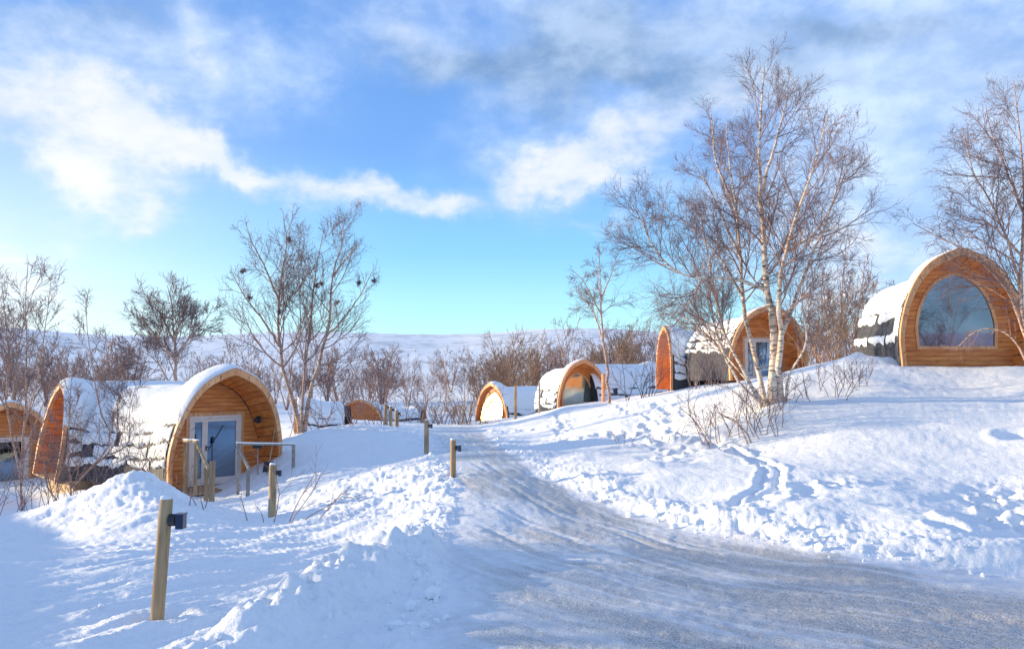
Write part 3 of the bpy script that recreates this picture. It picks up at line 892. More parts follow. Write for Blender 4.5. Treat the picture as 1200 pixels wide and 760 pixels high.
def cabin(loc, label, group='arched timber cabins around the lane'):
    return empty('arched_cabin', loc, label=label, cat='cabin', group=group)

# cabin left of the lane: window gable to the left, door gable to the right
def at(px, d, z): return np.array([(px - 600) / FPX * d, d, z])
LO = at(268, 21.2, -1.22)
LC = cabin(LO, 'snow-roofed arched cabin left of the lane with a white glazed porch door')
LE = Gable(LC, LO, -42, 4.3, hw=1.62, h=3.1, lean=.35, kb=.80, flare=2.2, bend=-.065)
build_gable(LE, 'door', 2, GLASS, 3, sw=.8, side_rows=4)
LM = Gable(LC, at(57, 23.3, -1.22), -138, 4.9, hw=1.42, h=2.72, lean=-.36, kb=.95, flare=1.4, bend=.10)
build_gable(LM, 'window', 2, mat_glass('cream_curtained_glass', (.62, .52, .36), .1, metal=.25), 5, sw=.85, side_rows=4)
def local_parts(G, name, mat, boxes, parent=None, **kw):
    for (c, sz) in boxes:
        g = Geo(); g.box(c, sz); G.obj(g, name, mat, parent, **kw)
local_parts(LM, 'plinth_board', DECKWOOD, [((-1.25 + i * .28, .45 + .0 * i, -.38), (.27, .06, .72)) for i in range(10)])
local_parts(LM, 'plinth_board', DECKWOOD, [((1.33, .62 + i * .3, -.36), (.05, .29, .66)) for i in range(6)])
local_parts(LM, 'deck_board', DECKWOOD, [((0, .1 + i * .155, -.012 - .0 * i), (2.9, .147, .05)) for i in range(6)])
# porch floor, steps
local_parts(LE, 'floor_board', DECKWOOD, [((0, -.26 + i * .152, -.03), (2.7, .145, .045)) for i in range(8)])
for i in range(3):
    g = Geo(); g.box((-.15, -.55 - i * .3, -.20 - i * .17), (1.3, .27, .045)); st = LE.obj(g, 'step', DECKWOOD)
    g = Geo(); g.box((-.15, -.55 - i * .3, -.155 - i * .17), (1.25, .24, .05)); LE.obj(g, 'snow_cover', SNOW)
g = Geo(); g.tube([(1.12, .30, 1.72), (1.05, .30, 1.72)], .10, 14); g.tube([(1.05, .30, 1.72), (1.0, .30, 1.72)], .075, 14)
LE.obj(g, 'porch_lamp', BLACKMETAL)

# cabin at the right edge
RO = at(1130, 21.3, 1.86)
RC = cabin(RO, 'largest arched cabin, at the right edge, with a big arched window in its gable')
RG = Gable(RC, RO, -94, 4.3, hw=1.68, h=3.2, kb=.80, flare=1.5, lean=.05)
build_gable(RG, 'window', 2, GLASS, 8, sw=.42, side_rows=5)
local_parts(RG, 'plinth_board', WOOD, [((0, .3, -.07 - i * .13), (2.9, .08, .125)) for i in range(3)])
# cabin behind the big birch
MO = at(777, 37, 1.05)
MC = cabin(MO, 'arched cabin behind the big birch, orange gable edge-on to its left')
MG = Gable(MC, MO, 183, 6.2, hw=1.5, h=2.93, kb=.86, flare=1.3, lean=-.05)
build_gable(MG, 'window', 1, GLASS, 13, sw=.7, side_rows=4)
ME = Gable(MC, at(900, 31.8, 1.5), -76, 4.5, hw=1.78, h=2.95, kb=.84, flare=1.3, lean=.25)
build_gable(ME, 'door', 2, GLASS, 17, sw=.7, side_rows=6)
# cabin in the middle
CO = at(683, 40, -.42)
CC = cabin(CO, 'arched cabin with pale green glass in its round window gable, beside a slim birch')
CG = Gable(CC, CO, -64, 2.9, hw=1.5, h=2.9, kb=.80, flare=1.3, lean=.1)
build_gable(CG, 'window', 1, GREENGLASS, 21, sw=.55, side_rows=4)
CE = Gable(CC, at(765, 43.6, -.3), 30, 4.6, hw=1.45, h=2.7, kb=.9, flare=1.2, lean=.1)
build_gable(CE, 'door', 1, GLASS, 23, sw=.6, side_rows=4)
# cabin at the end of the lane catching the sun in its window
SO = at(576, 45, -1.55)
SC = cabin(SO, 'arched cabin at the head of the lane, low sun blazing in its window')
SG = Gable(SC, SO, -141, 5.0, hw=1.5, h=2.85, kb=.86, flare=1.3, lean=.05)
build_gable(SG, 'window', 1, SUNGLASS, 27, sw=.16, side_rows=4, glass_tilt=.16)  # pane tipped back so it mirrors the low sun
# neighbour at the left edge
XO = at(12, 27.5, -2.2)
XC = cabin(XO, 'arched cabin cut by the left edge, glazed door behind the neighbouring gable')
XG = Gable(XC, XO, -44, 4.4, hw=1.62, h=3.0, kb=.84, flare=1.3, lean=.3)
build_gable(XG, 'door', 2, GLASS, 31, sw=.6, side_rows=4)
local_parts(XG, 'deck_board', GREYWOOD, [((.2, -.1 - i * .16, -.04), (3.4, .15, .05)) for i in range(6)])
local_parts(XG, 'deck_beam', GREYWOOD, [((.2, -1.0, -.19), (3.4, .08, .24))])
# two cabins sunk in the drifts beyond the twin birch
DO = at(347, 33, -1.35)
DC = cabin(DO, 'sunken arched cabin right behind the twin birch, only a sliver of orange gable showing')
DG = Gable(DC, DO, 196, 1.9, hw=1.35, h=2.1, kb=.86, flare=1.2, lean=0)
build_gable(DG, 'window', 1, GLASS, 35, sw=.5, side_rows=4)
EO = at(422, 45, -1.72)
EC = cabin(EO, 'arched cabin nearly buried beyond the marker posts, only its orange gable top showing')
EG = Gable(EC, EO, -100, 2.6, hw=1.5, h=2.1, kb=.78, flare=.9, lean=.1)
build_gable(EG, 'wall', 1, GLASS, 39, sw=.3, side_rows=4)
FO = at(498, 47, -1.85)
FC = cabin(FO, 'low snow-covered cabin with dark shingle courses, just left of the road end')
FG = Gable(FC, FO, 2, 3.0, hw=1.5, h=1.75, kb=.9, flare=1.2, lean=0)
build_gable(FG, 'door', 1, GLASS, 41, sw=.3, side_rows=5)

# ------------------------------------------------------------------ marker posts with lamps, poles, railings
def marker_post(px, ytop, d, label, wpx, lean=0.0, lampside=1):
    top = P3(px, ytop, d); gz = H(float(top[0]), float(top[1])) - .25
    hgt = top[2] - gz
    r = wpx / 2 / FPX * d
    root = empty('marker_post', (top[0], top[1], gz), label=label, cat='post', group='wooden marker posts along the lane')
    g = Geo(); g.tube([(-lean, 0, 0), (-lean * .5, 0, hgt * .5), (0, 0, hgt - .012), (0, 0, hgt)], [r * 1.03, r, r * .98, r * .9], 24)
    g.obj('post', RAWWOOD, root)
    g = Geo(); x = lampside
    g.tube([(x * r * .7, -.01, hgt - .135), (x * (r + .03), -.01, hgt - .135)], .040, 14)
    br = g.obj('lamp_housing', BLACKMETAL, root)
    g = Geo(); g.box((x * (r + .062), -.012, hgt - .145), (.05, .062, .09)); g.box((x * (r + .062), -.012, hgt - .096), (.058, .07, .010))
    g.obj('lamp_head', BLUEPLASTIC, root)
    g = Geo(); g.tube([(0, 0, hgt - .003), (0, 0, hgt + r * .22), (r * .1, 0, hgt + r * .38), (r * .1, 0, hgt + r * .42)], [r * .92, r * .85, r * .45, r * .1], 12); g.obj('snow_cap', SNOW, root, smooth=True)
marker_post(195, 584, 5.35, 'tall wooden marker post with black lamp, nearest in the left foreground', 15, .055)
marker_post(320, 544, 13.7, 'marker post with dark lamp standing in front of the left cabin porch', 9)
marker_post(531, 515, 13.6, 'marker post on the left edge of the lane, nearest of those at the roadside', 7)
marker_post(500, 492, 19.5, 'marker post at the lane edge just behind the nearest roadside post', 5.5)
marker_post(465, 480, 29, 'marker post on top of the drift left of the road end', 4.6)
marker_post(458, 476, 33, 'thin marker post between two others on the drift crest', 4)
marker_post(452, 473, 37, 'farthest marker post, by the nearly buried orange gable', 4)

def pole(px, ytop, ybase, d, label, w=4, mat=RAWWOOD, square=True):
    a, b = P3(px, ybase, d), P3(px, ytop, d); a[2] = min(a[2], H(float(a[0]), float(a[1]))) - .2
    g = Geo(); r = w / 2 / FPX * d
    g.tube([a - a, (b - a) * .5, b - a], r, 8)
    o = g.obj('pole', mat); o.location = a
    tag(o, label, 'pole', 'weathered poles by the cabins')
pole(604, 452, 480, 40, 'upright pole beside the sunlit window cabin', 3.5)
pole(632, 447, 474, 39, 'thin dark pole left of the green-glass cabin', 2.2, GREYWOOD)
pole(707, 438, 466, 38, 'short pole at the right foot of the green-glass gable', 4, TRIM)
pole(816, 424, 456, 35, 'pale pole in front of the shingled flank behind the big birch', 3.5, GREYWOOD)

def railing(name, label, segs, posts, d, mat):
    o0 = P3(*posts[0][:2], posts[0][3] if len(posts[0]) > 3 else d)
    root = empty(name, o0, label=label, cat='railing', group='wooden handrails of the porch steps')
    for (x0, y0, d0, x1, y1, d1, w) in segs:
        g = Geo(); a, b = P3(x0, y0, d0), P3(x1, y1, d1); g.bar(a - o0, b - o0, w, w * .6); g.obj('rail', mat, root)
        if abs(y0 - y1) < 5:
            g = Geo(); g.bar(a - o0 + [0, 0, w * .3 + .018], b - o0 + [0, 0, w * .3 + .018], w * .8, .03); g.obj('rail_snow', SNOW, root)
    for p in posts:
        x, yt, yb, dd, w = p
        g = Geo(); a, b = P3(x, yb, dd), P3(x, yt, dd); a[2] -= .35; a[0] = b[0]; a[1] = b[1]
        g.bar(a - o0, b - o0, w, w); g.obj('post', mat, root)
railing('stair_railing', 'pale timber handrail left of the porch steps', [(214, 516, 20.0, 232, 517, 19.4, .07), (230, 518, 19.4, 245, 550, 18.6, .065)],
        [(218, 517, 562, 19.9, .075), (230, 519, 562, 19.45, .07), (242, 548, 572, 18.7, .075), (249, 540, 575, 18.5, .10)], 19, RAWWOOD)
railing('stair_railing', 'grey handrail right of the porch steps running to a short end post', [(277, 520, 19.3, 345, 521, 20.6, .06), (278, 523, 19.3, 292, 549, 18.6, .06)],
        [(280, 521, 566, 19.3, .06), (291, 548, 573, 18.65, .07), (344, 521, 540, 20.6, .07)], 19, GREYWOOD)
def tool(name, label, a, b, head, mat):
    root = empty(name, a, label=label, cat=name.replace('_', ' '))
    g = Geo(); g.tube([(0, 0, 0), tuple((b - a))], .016, 7); g.obj('handle', mat, root)
    g = Geo()
    if head == 'broom': g.hexa(np.array([(-.13, -.03, -.02), (.13, -.03, -.02), (.13, .03, -.02), (-.13, .03, -.02), (-.10, -.02, .16), (.10, -.02, .16), (.10, .02, .16), (-.10, .02, .16)]) + (b - a)); g.obj('broom_head', BLACKMETAL, root)
    else: g.hexa(np.array([(-.14, -.01, -.02), (.14, -.01, -.02), (.14, .02, -.02), (-.14, .02, -.02), (-.12, .06, .25), (.12, .06, .25), (.12, .08, .25), (-.12, .08, .25)])); g.obj('blade', BLACKMETAL, root)
tool('broom', 'upturned broom leaning on the porch wall right of the white door', P3(302, 556, 21.4), P3(302, 524, 21.4), 'broom', GREYWOOD)
tool('snow_shovel', 'wooden-handled snow shovel leaning in the right corner of the porch', P3(314, 552, 21.0), P3(322, 503, 21.6), 'shovel', RAWWOOD)

# ------------------------------------------------------------------ trees
def resample(P, n):
    P = np.asarray(P, float)
    # smooth curve through the given points
    m = len(P); t = np.concatenate([[0], np.cumsum(np.linalg.norm(np.diff(P, axis=0), axis=1))]); t /= t[-1]
    if m > 2:
        Q = []
        for i in range(m - 1):
            p0, p1, p2, p3 = P[max(i - 1, 0)], P[i], P[i + 1], P[min(i + 2, m - 1)]
            u = np.linspace(0, 1, 8, endpoint=False)[:, None]
            Q.append(.5 * ((2 * p1) + (-p0 + p2) * u + (2 * p0 - 5 * p1 + 4 * p2 - p3) * u ** 2 + (-p0 + 3 * p1 - 3 * p2 + p3) * u ** 3))
        P = np.vstack(Q + [P[-1:]]); t = np.concatenate([[0], np.cumsum(np.linalg.norm(np.diff(P, axis=0), axis=1))]); t /= t[-1]
    f = np.linspace(0, 1, n)
    return np.stack([np.interp(f, t, P[:, k]) for k in range(3)], 1)

def spawn(g, P, Rr, m, f0, f1, lenf, ang, n, up, jit, rr, taper=.45, rmin=.002, bias=None):
    """children of N parent lines, all at once"""
    N, K, _ = P.shape
    f = f0 + (f1 - f0) * (np.arange(m)[None] + g.random((N, m))) / m
    x = f * (K - 1); i = np.minimum(x.astype(int), K - 2); w = (x - i)[..., None]
    a = np.arange(N)[:, None]
    base = P[a, i] * (1 - w) + P[a, i + 1] * w
    rad = Rr[a, i] * (1 - w[..., 0]) + Rr[a, i + 1] * w[..., 0]
    T = P[a, i + 1] - P[a, i]; T /= np.linalg.norm(T, axis=2, keepdims=True) + 1e-9
    plen = np.linalg.norm(np.diff(P, axis=1), axis=2).sum(1)
    rv = g.normal(size=(N, m, 3)); rv -= (rv * T).sum(2, keepdims=True) * T; rv /= np.linalg.norm(rv, axis=2, keepdims=True)
    if bias is not None: rv[..., 2] *= bias; rv /= np.linalg.norm(rv, axis=2, keepdims=True)
    an = np.radians(ang[0] + (ang[1] - ang[0]) * g.random((N, m)))[..., None]
    D = T * np.cos(an) + rv * np.sin(an)
    L = lenf(plen[:, None], f) * (.7 + .6 * g.random((N, m)))
    keep = (g.random((N, m)) < np.clip(plen[:, None] / (plen.mean() * 1.05), .3, 1)).reshape(-1)
    base = base.reshape(-1, 3)[keep]; D = D.reshape(-1, 3)[keep]; L = L.reshape(-1)[keep]; rad = rad.reshape(-1)[keep]
    M = len(L); out = np.empty((M, n, 3)); out[:, 0] = base; st = (L / (n - 1))[:, None]
    for k in range(1, n):
        out[:, k] = out[:, k - 1] + D * st
        D = D + g.normal(size=D.shape) * jit; D[:, 2] += up(k / (n - 1)) if callable(up) else up
        D /= np.linalg.norm(D, axis=1, keepdims=True)
    r0 = np.maximum(np.minimum(rad * rr, L * .011 + .001), rmin)
    R2 = r0[:, None] * (1 - (1 - taper) * np.linspace(0, 1, n)[None])
    return out, np.maximum(R2, rmin * .6)

def crown(stems, seed, m=(12, 7, 6, 3), L1=.42, ups=(.10, .06, .02, -.02), f0=.3, rmin=.004, dens=1.0, low=0.0, ang=(32, 58), lmax=9.0, droop=0.0):
    """stems: list of (pts, r0, r1). Returns stem tubes, branch arrays, twig arrays"""
    g = np.random.default_rng(seed)
    S = np.stack([resample(p, 16) for p, _, _ in stems]); SR = np.stack([a + (b - a) * np.linspace(0, 1, 16) ** .8 for _, a, b in stems])
    S[:, 1:-1] += g.normal(size=S[:, 1:-1].shape) * (SR[:, 1:-1, None] * .35)
    wgt = lambda f: np.clip((1.15 - f), .2, 1) ** .6
    a, ar = spawn(g, S, SR, m[0], f0, .97, lambda L, f: np.minimum(L * L1, lmax) * wgt(f), ang, 9, ups[0], .09, .62, .3, rmin * 1.5)
    b, br = spawn(g, a, ar, m[1], .18, .96, lambda L, f: np.maximum(L * .62 * (1.15 - .75 * f), .2), (20, 48), 7, ups[1], .12, .65, .4, rmin * 1.15)
    c, cr = spawn(g, b, br, m[2], .15, 1.0, lambda L, f: np.maximum(L * .55 * (1.15 - .6 * f), .16), (20, 48), 5, ups[2] - droop * .6, .14, .7, .5, rmin)
    res = [(S, SR), (a, ar), (b, br), (c, cr)]
    if m[3]:
        d, dr = spawn(g, c, cr, m[3], .15, 1.0, lambda L, f: np.maximum(L * .6, .12), (20, 55), 4, ups[3] - droop, .16, .8, .6, rmin * .85)
        res.append((d, dr))
    return res

def tube_mesh(name, parts, mat, smooth=False):
    V = []; F = []; n = 0
    for (P, Rr), s in parts:
        v, f = tubes_arrays(P, Rr, s); V.append(v); F.append(f + n); n += len(v)
    return fast_mesh(name, np.vstack(V), np.vstack(F), mat, smooth)

def tree_parts(lv, root, bark, branch=BRANCH, twig=TWIG, sides=(9, 5, 4, 3)):
    S, SR = lv[0]
    for i in range(len(S)):
        link('trunk', tube_mesh('trunk', [((S[i:i + 1], SR[i:i + 1]), sides[0])], bark, True), root)
    link('branch', tube_mesh('branch', [(lv[1], sides[1])], branch, True), root, kind='stuff')
    link('twig', tube_mesh('twig', [(lv[2], sides[2])] + [(q, sides[3]) for q in lv[3:]], twig, True), root, kind='stuff')

def px_tree(name, label, d, stems, seed, bark=BARK, branch=BRANCH, twig=TWIG, group=None, cat='tree', jd=.6, **kw):
    """stems: list of (radius px, tip radius px, [(px,py),...]); each stem swings a little in depth"""
    r_ = random.Random(seed)
    b = stems[0][2][0]; o = P3(b[0], b[1], d)
    root = empty(name, o, label=label, cat=cat, group=group)
    L = []
    for k, (w0, w1, pts) in enumerate(stems):
        dd0 = 0 if k == 0 else r_.uniform(-.15, .15); dd1 = (0 if k == 0 else r_.uniform(-1, 1)) * jd * len(pts)
        anchor = None
        if abs(pts[0][1] - b[1]) >= 8 and L:
            best = 1e9
            for q_, _, _ in L:
                w_ = resample(q_, 60) + o; c_, s_ = math.cos(PITCH), math.sin(PITCH); zz_ = w_[:, 2] - CAMZ
                f_ = w_[:, 1] * c_ + zz_ * s_; ppx = 600 + FPX * w_[:, 0] / f_; ppy = 380 - FPX * (zz_ * c_ - w_[:, 1] * s_) / f_
                e_ = np.hypot(ppx - pts[0][0], ppy - pts[0][1]); j_ = int(e_.argmin())
                if e_[j_] < best: best = e_[j_]; anchor = w_[j_]
            dd0 = anchor[1] - d
        Q = [P3(x, y, d + dd0 + dd1 * (i / (len(pts) - 1)) ** 1.2) - o for i, (x, y) in enumerate(pts)]
        if anchor is not None: Q[0] = anchor - o
        if abs(pts[0][1] - b[1]) < 8: Q[0][2] = min(Q[0][2], 0) - .15
        L.append((np.array(Q), w0 * .56 / FPX * d, w1 * .45 / FPX * d))
    lv = crown(L, seed, **kw)
    tree_parts(lv, root, bark, branch, twig)
    return root, lv

birch, _ = px_tree('birch_tree', 'tallest bare birch with many white stems on the right bank before the cabin', 17, [
    (10.5, 1.2, [(905,468),(905,400),(900,330),(893,260),(890,185),(892,125),(896,78)]),
    (8.0, 1.0, [(912,468),(914,400),(913,340),(925,280),(942,230),(958,180),(970,135)]),
    (6.0, 1.0, [(897,468),(885,420),(872,360),(868,300),(862,240),(855,190),(851,145)]),
    (4.2, .8, [(893,468),(870,432),(850,392),(838,345),(828,290),(818,235)]),
    (4.0, .8, [(890,338),(850,326),(800,322),(768,292),(750,255),(732,225)]),
    (3.6, .8, [(895,469),(865,445),(843,400),(832,350),(822,300)]),
    (5.0, .8, [(914,400),(932,350),(952,300),(972,250),(985,205),(992,165)]),
    (3.5, .8, [(869,305),(850,262),(828,215),(808,185)]),
    (4.2, .8, [(892,230),(908,170),(922,120),(936,92)]),
    (3.0, .8, [(872,350),(842,300),(805,262),(770,238)]),
    (3.2, .8, [(922,295),(950,278),(975,268),(990,250)]),
    (3.6, .8, [(862,245),(840,190),(835,150),(832,120)]),
    (3.0, .8, [(920,468),(925,440),(945,400),(940,350),(945,300)]),
    (2.6, .8, [(900,469),(880,450),(858,425),(835,398),(800,370),(765,352)])],
    101, m=(18, 9, 6, 3), L1=.35, f0=.30, rmin=.0028, ups=(.10, .05, .0, -.03), lmax=1.85, droop=.02, jd=.45, ang=(28, 62))

def clump(parent, pts, r, seed):
    g = np.random.default_rng(seed)
    for p in pts:
        n = 60; D = g.normal(size=(n, 3)); D /= np.linalg.norm(D, axis=1, keepdims=True)
        P = np.empty((n, 3, 3)); P[:, 0] = p + g.normal(size=(n, 3)) * r * .35; P[:, 1] = P[:, 0] + D * r * .4; P[:, 2] = P[:, 1] + (D + g.normal(size=(n, 3)) * .5) * r * .5
        link('twig_clump', tube_mesh('twig_clump', [((P, np.full((n, 3), .009)), 3)], TWIG), parent)
t2, lv2 = px_tree('birch_tree', 'tall twin-stemmed birch dotted with dark twig clumps right of the left cabin', 26.5, [
    (5.5, .8, [(352,508),(345,470),(331,430),(326,380),(329,330),(336,285),(332,256)]),
    (5.2, .8, [(356,508),(362,465),(376,420),(386,370),(390,320),(401,285),(403,256)]),
    (3.6, .7, [(354,506),(356,450),(362,400),(366,345),(374,295),(380,268)]),
    (3.0, .7, [(329,405),(306,372),(287,348),(272,320)]),
    (2.6, .7, [(327,350),(310,312),(296,285),(288,262)]),
    (2.6, .7, [(381,395),(405,370),(424,342),(436,318)]),
    (2.4, .7, [(390,325),(408,300),(424,285)]),
    (2.2, .6, [(333,430),(350,400),(352,360),(350,310),(352,270)])],
    103, bark=BARK2, m=(14, 8, 6, 2), L1=.34, f0=.22, rmin=.0045, ups=(.12, .07, .04, .0), lmax=2.4, jd=.35)
g_ = np.random.default_rng(5); tips = lv2[2][0][:, 2]
clump(t2, tips[g_.choice(len(tips), 9, replace=False)], .085, 9)
t4, _ = px_tree('birch_tree', 'large birch with drooping twigs cut by the right edge over the window cabin', 17.5, [
    (5.5, 1.0, [(1212,455),(1204,400),(1196,330),(1200,240),(1196,170),(1188,95)]),
    (3.5, .8, [(1198,335),(1180,280),(1160,235),(1140,200),(1128,150)]),
    (3.5, .8, [(1202,400),(1180,340),(1140,300),(1105,280),(1070,262)]),
    (3.0, .8, [(1198,300),(1160,262),(1130,255),(1100,240)]),
    (3.0, .8, [(1199,250),(1175,190),(1160,150),(1155,125)]),
    (4.0, .8, [(1204,400),(1235,330),(1260,250),(1270,150)]),
    (3.0, .8, [(1210,440),(1190,400),(1165,385),(1140,390),(1120,410)]),
    (3.0, .8, [(1200,300),(1225,260),(1240,200),(1235,120)])],
    107, bark=BARK2, m=(14, 8, 6, 3), L1=.40, f0=.2, rmin=.003, ups=(.03, -.02, -.06, -.10), lmax=2.2, droop=.07, jd=.35)
px_tree('birch_tree', 'spreading bare tree rising behind the long snowy roof of the left cabin', 38, [
    (4.2, .8, [(205,452),(206,420),(203,385),(201,355),(196,334)]),
    (2.8, .6, [(205,425),(188,400),(172,380),(160,362)]),
    (2.8, .6, [(206,420),(222,396),(240,376),(250,358)]),
    (2.6, .6, [(204,400),(190,372),(180,352)]),
    (2.6, .6, [(204,395),(216,368),(222,348)]),
    (2.2, .6, [(202,452),(185,425),(165,410),(152,402)])],
    109, bark=BARK2, m=(12, 9, 6, 2), L1=.5, f0=.12, rmin=.0085, lmax=2.6, jd=.3)
px_tree('birch_tree', 'slim single-stemmed birch standing beside the green-glass cabin', 36, [
    (3.6, .7, [(714,470),(711,430),(706,390),(704,350),(703,318),(702,288)]),
    (2.0, .6, [(709,400),(695,365),(680,345),(668,338)]),
    (2.0, .6, [(705,370),(690,340),(680,325),(672,318)]),
    (1.8, .6, [(705,350),(715,325),(722,305)])],
    113, bark=BARK2, m=(14, 7, 5, 2), L1=.30, f0=.35, rmin=.0055, ups=(.0, .02, .0, -.02), lmax=1.9, ang=(50, 80), jd=.3)
px_tree('birch_tree', 'many-stemmed slender tree between the big birch and the right-edge cabin', 30, [
    (2.8, .6, [(985,445),(984,400),(986,350),(990,310),(996,284)]),
    (2.4, .6, [(978,445),(972,400),(966,350),(962,310)]),
    (2.4, .6, [(992,445),(1000,400),(1008,350),(1014,300)]),
    (2.0, .6, [(972,446),(956,410),(948,370),(945,335)]),
    (2.0, .6, [(996,445),(1012,410),(1020,370),(1024,330)])],
    127, bark=BARK2, m=(11, 6, 5, 2), L1=.26, f0=.12, rmin=.0075, ups=(.2, .12, .06, .02), lmax=1.6, jd=.3)
px_tree('birch_tree', 'tall thin birch at the left edge, its red-brown stem before the door', 20, [
    (3.2, .7, [(28,610),(24,570),(27,520),(30,460),(31,400),(30,350),(33,306)]),
    (2.4, .6, [(27,560),(12,500),(2,440),(-10,380),(-20,320)]),
    (2.0, .5, [(29,500),(45,440),(52,390),(58,345),(60,320)]),
    (2.0, .5, [(26,540),(40,500),(52,470),(70,440)])],
    131, bark=BARK2, m=(12, 6, 5, 2), L1=.26, f0=.2, rmin=.005, ups=(.12, .08, .04, .0), lmax=1.6, jd=.25)
px_tree('birch_tree', 'thin leaning birch in front of the left window gable, top above the hill', 19, [
    (2.6, .6, [(86,598),(82,560),(80,520),(82,470),(84,440)]),
    (2.2, .5, [(68,606),(58,575),(52,545),(50,500)]),
    (2.4, .5, [(137,568),(128,520),(117,480),(107,420),(101,370),(104,338)]),
    (1.8, .5, [(129,575),(134,520),(138,470),(140,440),(143,420)]),
    (1.6, .5, [(150,560),(150,520),(152,480),(160,450)])],
    137, bark=BARK2, m=(10, 6, 5, 2), L1=.24, f0=.3, rmin=.0045, ups=(.10, .06, .03, .0), lmax=1.0, jd=.2)
px_tree('birch_tree', 'bare tree with upswept stems at the far left behind the cabins', 40, [
    (2.8, .6, [(8,470),(10,420),(6,370),(2,330)]),
    (2.2, .6, [(14,470),(20,420),(30,370),(40,340)])],
    139, bark=BARK2, m=(12, 7, 5, 2), L1=.36, f0=.12, rmin=.009, lmax=2.2, jd=.3)

# library of smaller trees, copied
def lib_tree(seed, h, ns, spread, m, bark, twig, rmin, L1=.42, name='bare_tree', f0=.15):
    r_ = random.Random(seed); L = []
    for i in range(ns):
        a = r_.uniform(0, 6.28); s = spread * r_.uniform(.4, 1) * (0.25 if ns == 1 else 1); hh = h * r_.uniform(.75, 1)
        P = [(0, 0, -.3), (s * .25 * math.cos(a), s * .25 * math.sin(a), hh * .3), (s * .55 * math.cos(a) + r_.uniform(-.1, .1), s * .55 * math.sin(a) + r_.uniform(-.1, .1), hh * .62), (s * math.cos(a) + r_.uniform(-.2, .2), s * math.sin(a) + r_.uniform(-.2, .2), hh)]
        L.append((np.array(P), h * .011 * r_.uniform(.7, 1.2), .008))
    root = empty(name, (0, 0, 0)); tree_parts(crown(L, seed, m=m, L1=L1, f0=f0, rmin=rmin, lmax=h * .4), root, bark, BRANCH, twig, sides=(5, 3, 3, 3))
    return root
LIB = [lib_tree(201, 6.0, 1, .8, (14, 6, 4, 0), BARK2, TWIG, .010), lib_tree(202, 6.5, 3, 1.6, (9, 5, 4, 0), BARK2, TWIG, .010, .3),
       lib_tree(203, 5.0, 4, 1.8, (8, 5, 4, 0), BRANCH, TWIG, .010, .35), lib_tree(204, 6.0, 2, 1.2, (11, 6, 4, 0), BARK, TWIG, .010, .35),
       lib_tree(205, 4.2, 7, 1.6, (8, 5, 4, 0), TWIGB, TWIGB, .011, .35, 'bare_bush'), lib_tree(206, 3.4, 8, 1.5, (8, 5, 4, 0), TWIG, TWIG, .010, .35, 'bare_bush'),
       lib_tree(207, 5.5, 6, 2.2, (9, 5, 4, 0), TWIGB, TWIGB, .011, .3)]
libkids = [[c for c in col.objects if c.parent == r] for r in LIB]
used_lib = [False] * len(LIB)
def put_tree(i, x, y, hs, rz, label, group, sink=.0):
    k = LIB[i]
    if not used_lib[i]:
        r = k; used_lib[i] = True
    else:
        r = k.copy(); col.objects.link(r)
        for c in libkids[i]:
            q = c.copy(); col.objects.link(q); q.parent = r
    r.location = (x, y, H(x, y) - sink); r.rotation_euler = (0, 0, rz); r.scale = (hs * rnd.uniform(.9, 1.15), hs * rnd.uniform(.9, 1.15), hs)
    tag(r, label, 'bush' if 'bush' in r.name else 'tree', group)
def put_px(i, px, ytop, d, label, group):
    for _ in range(12):      # nothing stands in the lane of sun that reaches the sunlit window
        x = (px - 600) / FPX * d; t_ = (-.6 - x) / .98; yl = 45.4 + .19 * t_
        if 0 < t_ < 42 and abs(d - yl) < 2.6: d += 1.2
    x = (px - 600) / FPX * d; gz = H(x, d); top = P3(px, ytop, d)[2]
    hs = max(.25, (top - gz) / [6, 6.5, 5, 6, 4.2, 3.4, 5.5][i])
    put_tree(i, x, d, hs, rnd.uniform(0, 6.28), label, group)
# individual trees that the photograph shows one by one
for a in [
    (0, 523, 388, 62, 'single bare tree with a straight stem on the snow plain behind the road end'),
    (0, 545, 405, 66, 'slender small tree just right of the straight-stemmed tree on the plain'),
    (1, 668, 352, 55, 'grey branching tree left of the slim birch by the green-glass cabin'),
    (6, 592, 378, 58, 'sandy brown many-stemmed tree above the sunlit window cabin'),
    (6, 618, 385, 60, 'sandy tree crowding the right side of the brown thicket behind the lane'),
    (4, 575, 410, 56, 'low sandy bush at the left foot of the brown thicket'),
    (2, 450, 398, 52, 'dark multi-stemmed tree above the drift crest posts'),
    (2, 432, 402, 56, 'dark bushy tree left of the multi-stemmed tree beyond the posts'),
    (1, 478, 405, 60, 'forked bare tree right of the dark trees beyond the drift posts'),
    (3, 500, 410, 64, 'pale-stemmed small tree standing on the plain left of the straight one'),
    (3, 272, 372, 48, 'leaning pale birch between the spreading tree and the twin birch'),
    (1, 130, 395, 52, 'grey bare tree behind the left end of the snowy roof'),
    (1, 75, 385, 46, 'forked tree above the peak of the left window gable'),
    (2, 98, 400, 58, 'low tangled tree behind the left cabin ridge'),
    (3, 812, 352, 60, 'pale thin tree left of the big birch beyond the roof'),
    (1, 645, 395, 66, 'small bare tree above the green-glass cabin roof, left part'),
    (6, 740, 378, 58, 'brown bare tree above the low roof left of the edge-on gable'),
    (2, 1048, 318, 45, 'bare tree top showing above the right-edge cabin roof'),
    (2, 960, 335, 42, 'dense thicket tree right of the door arch behind the big birch'),
    (6, 1000, 345, 44, 'sandy thicket tree left of the right-edge cabin flank'),
    (3, 1030, 330, 48, 'slim tree just left of the right-edge cabin roof')]:
    put_px(*a, None)
KD = ['straight bare tree', 'forked bare tree', 'bushy bare tree', 'pale-stemmed bare tree', 'sandy bush', 'dark low bush', 'sandy many-stemmed tree']
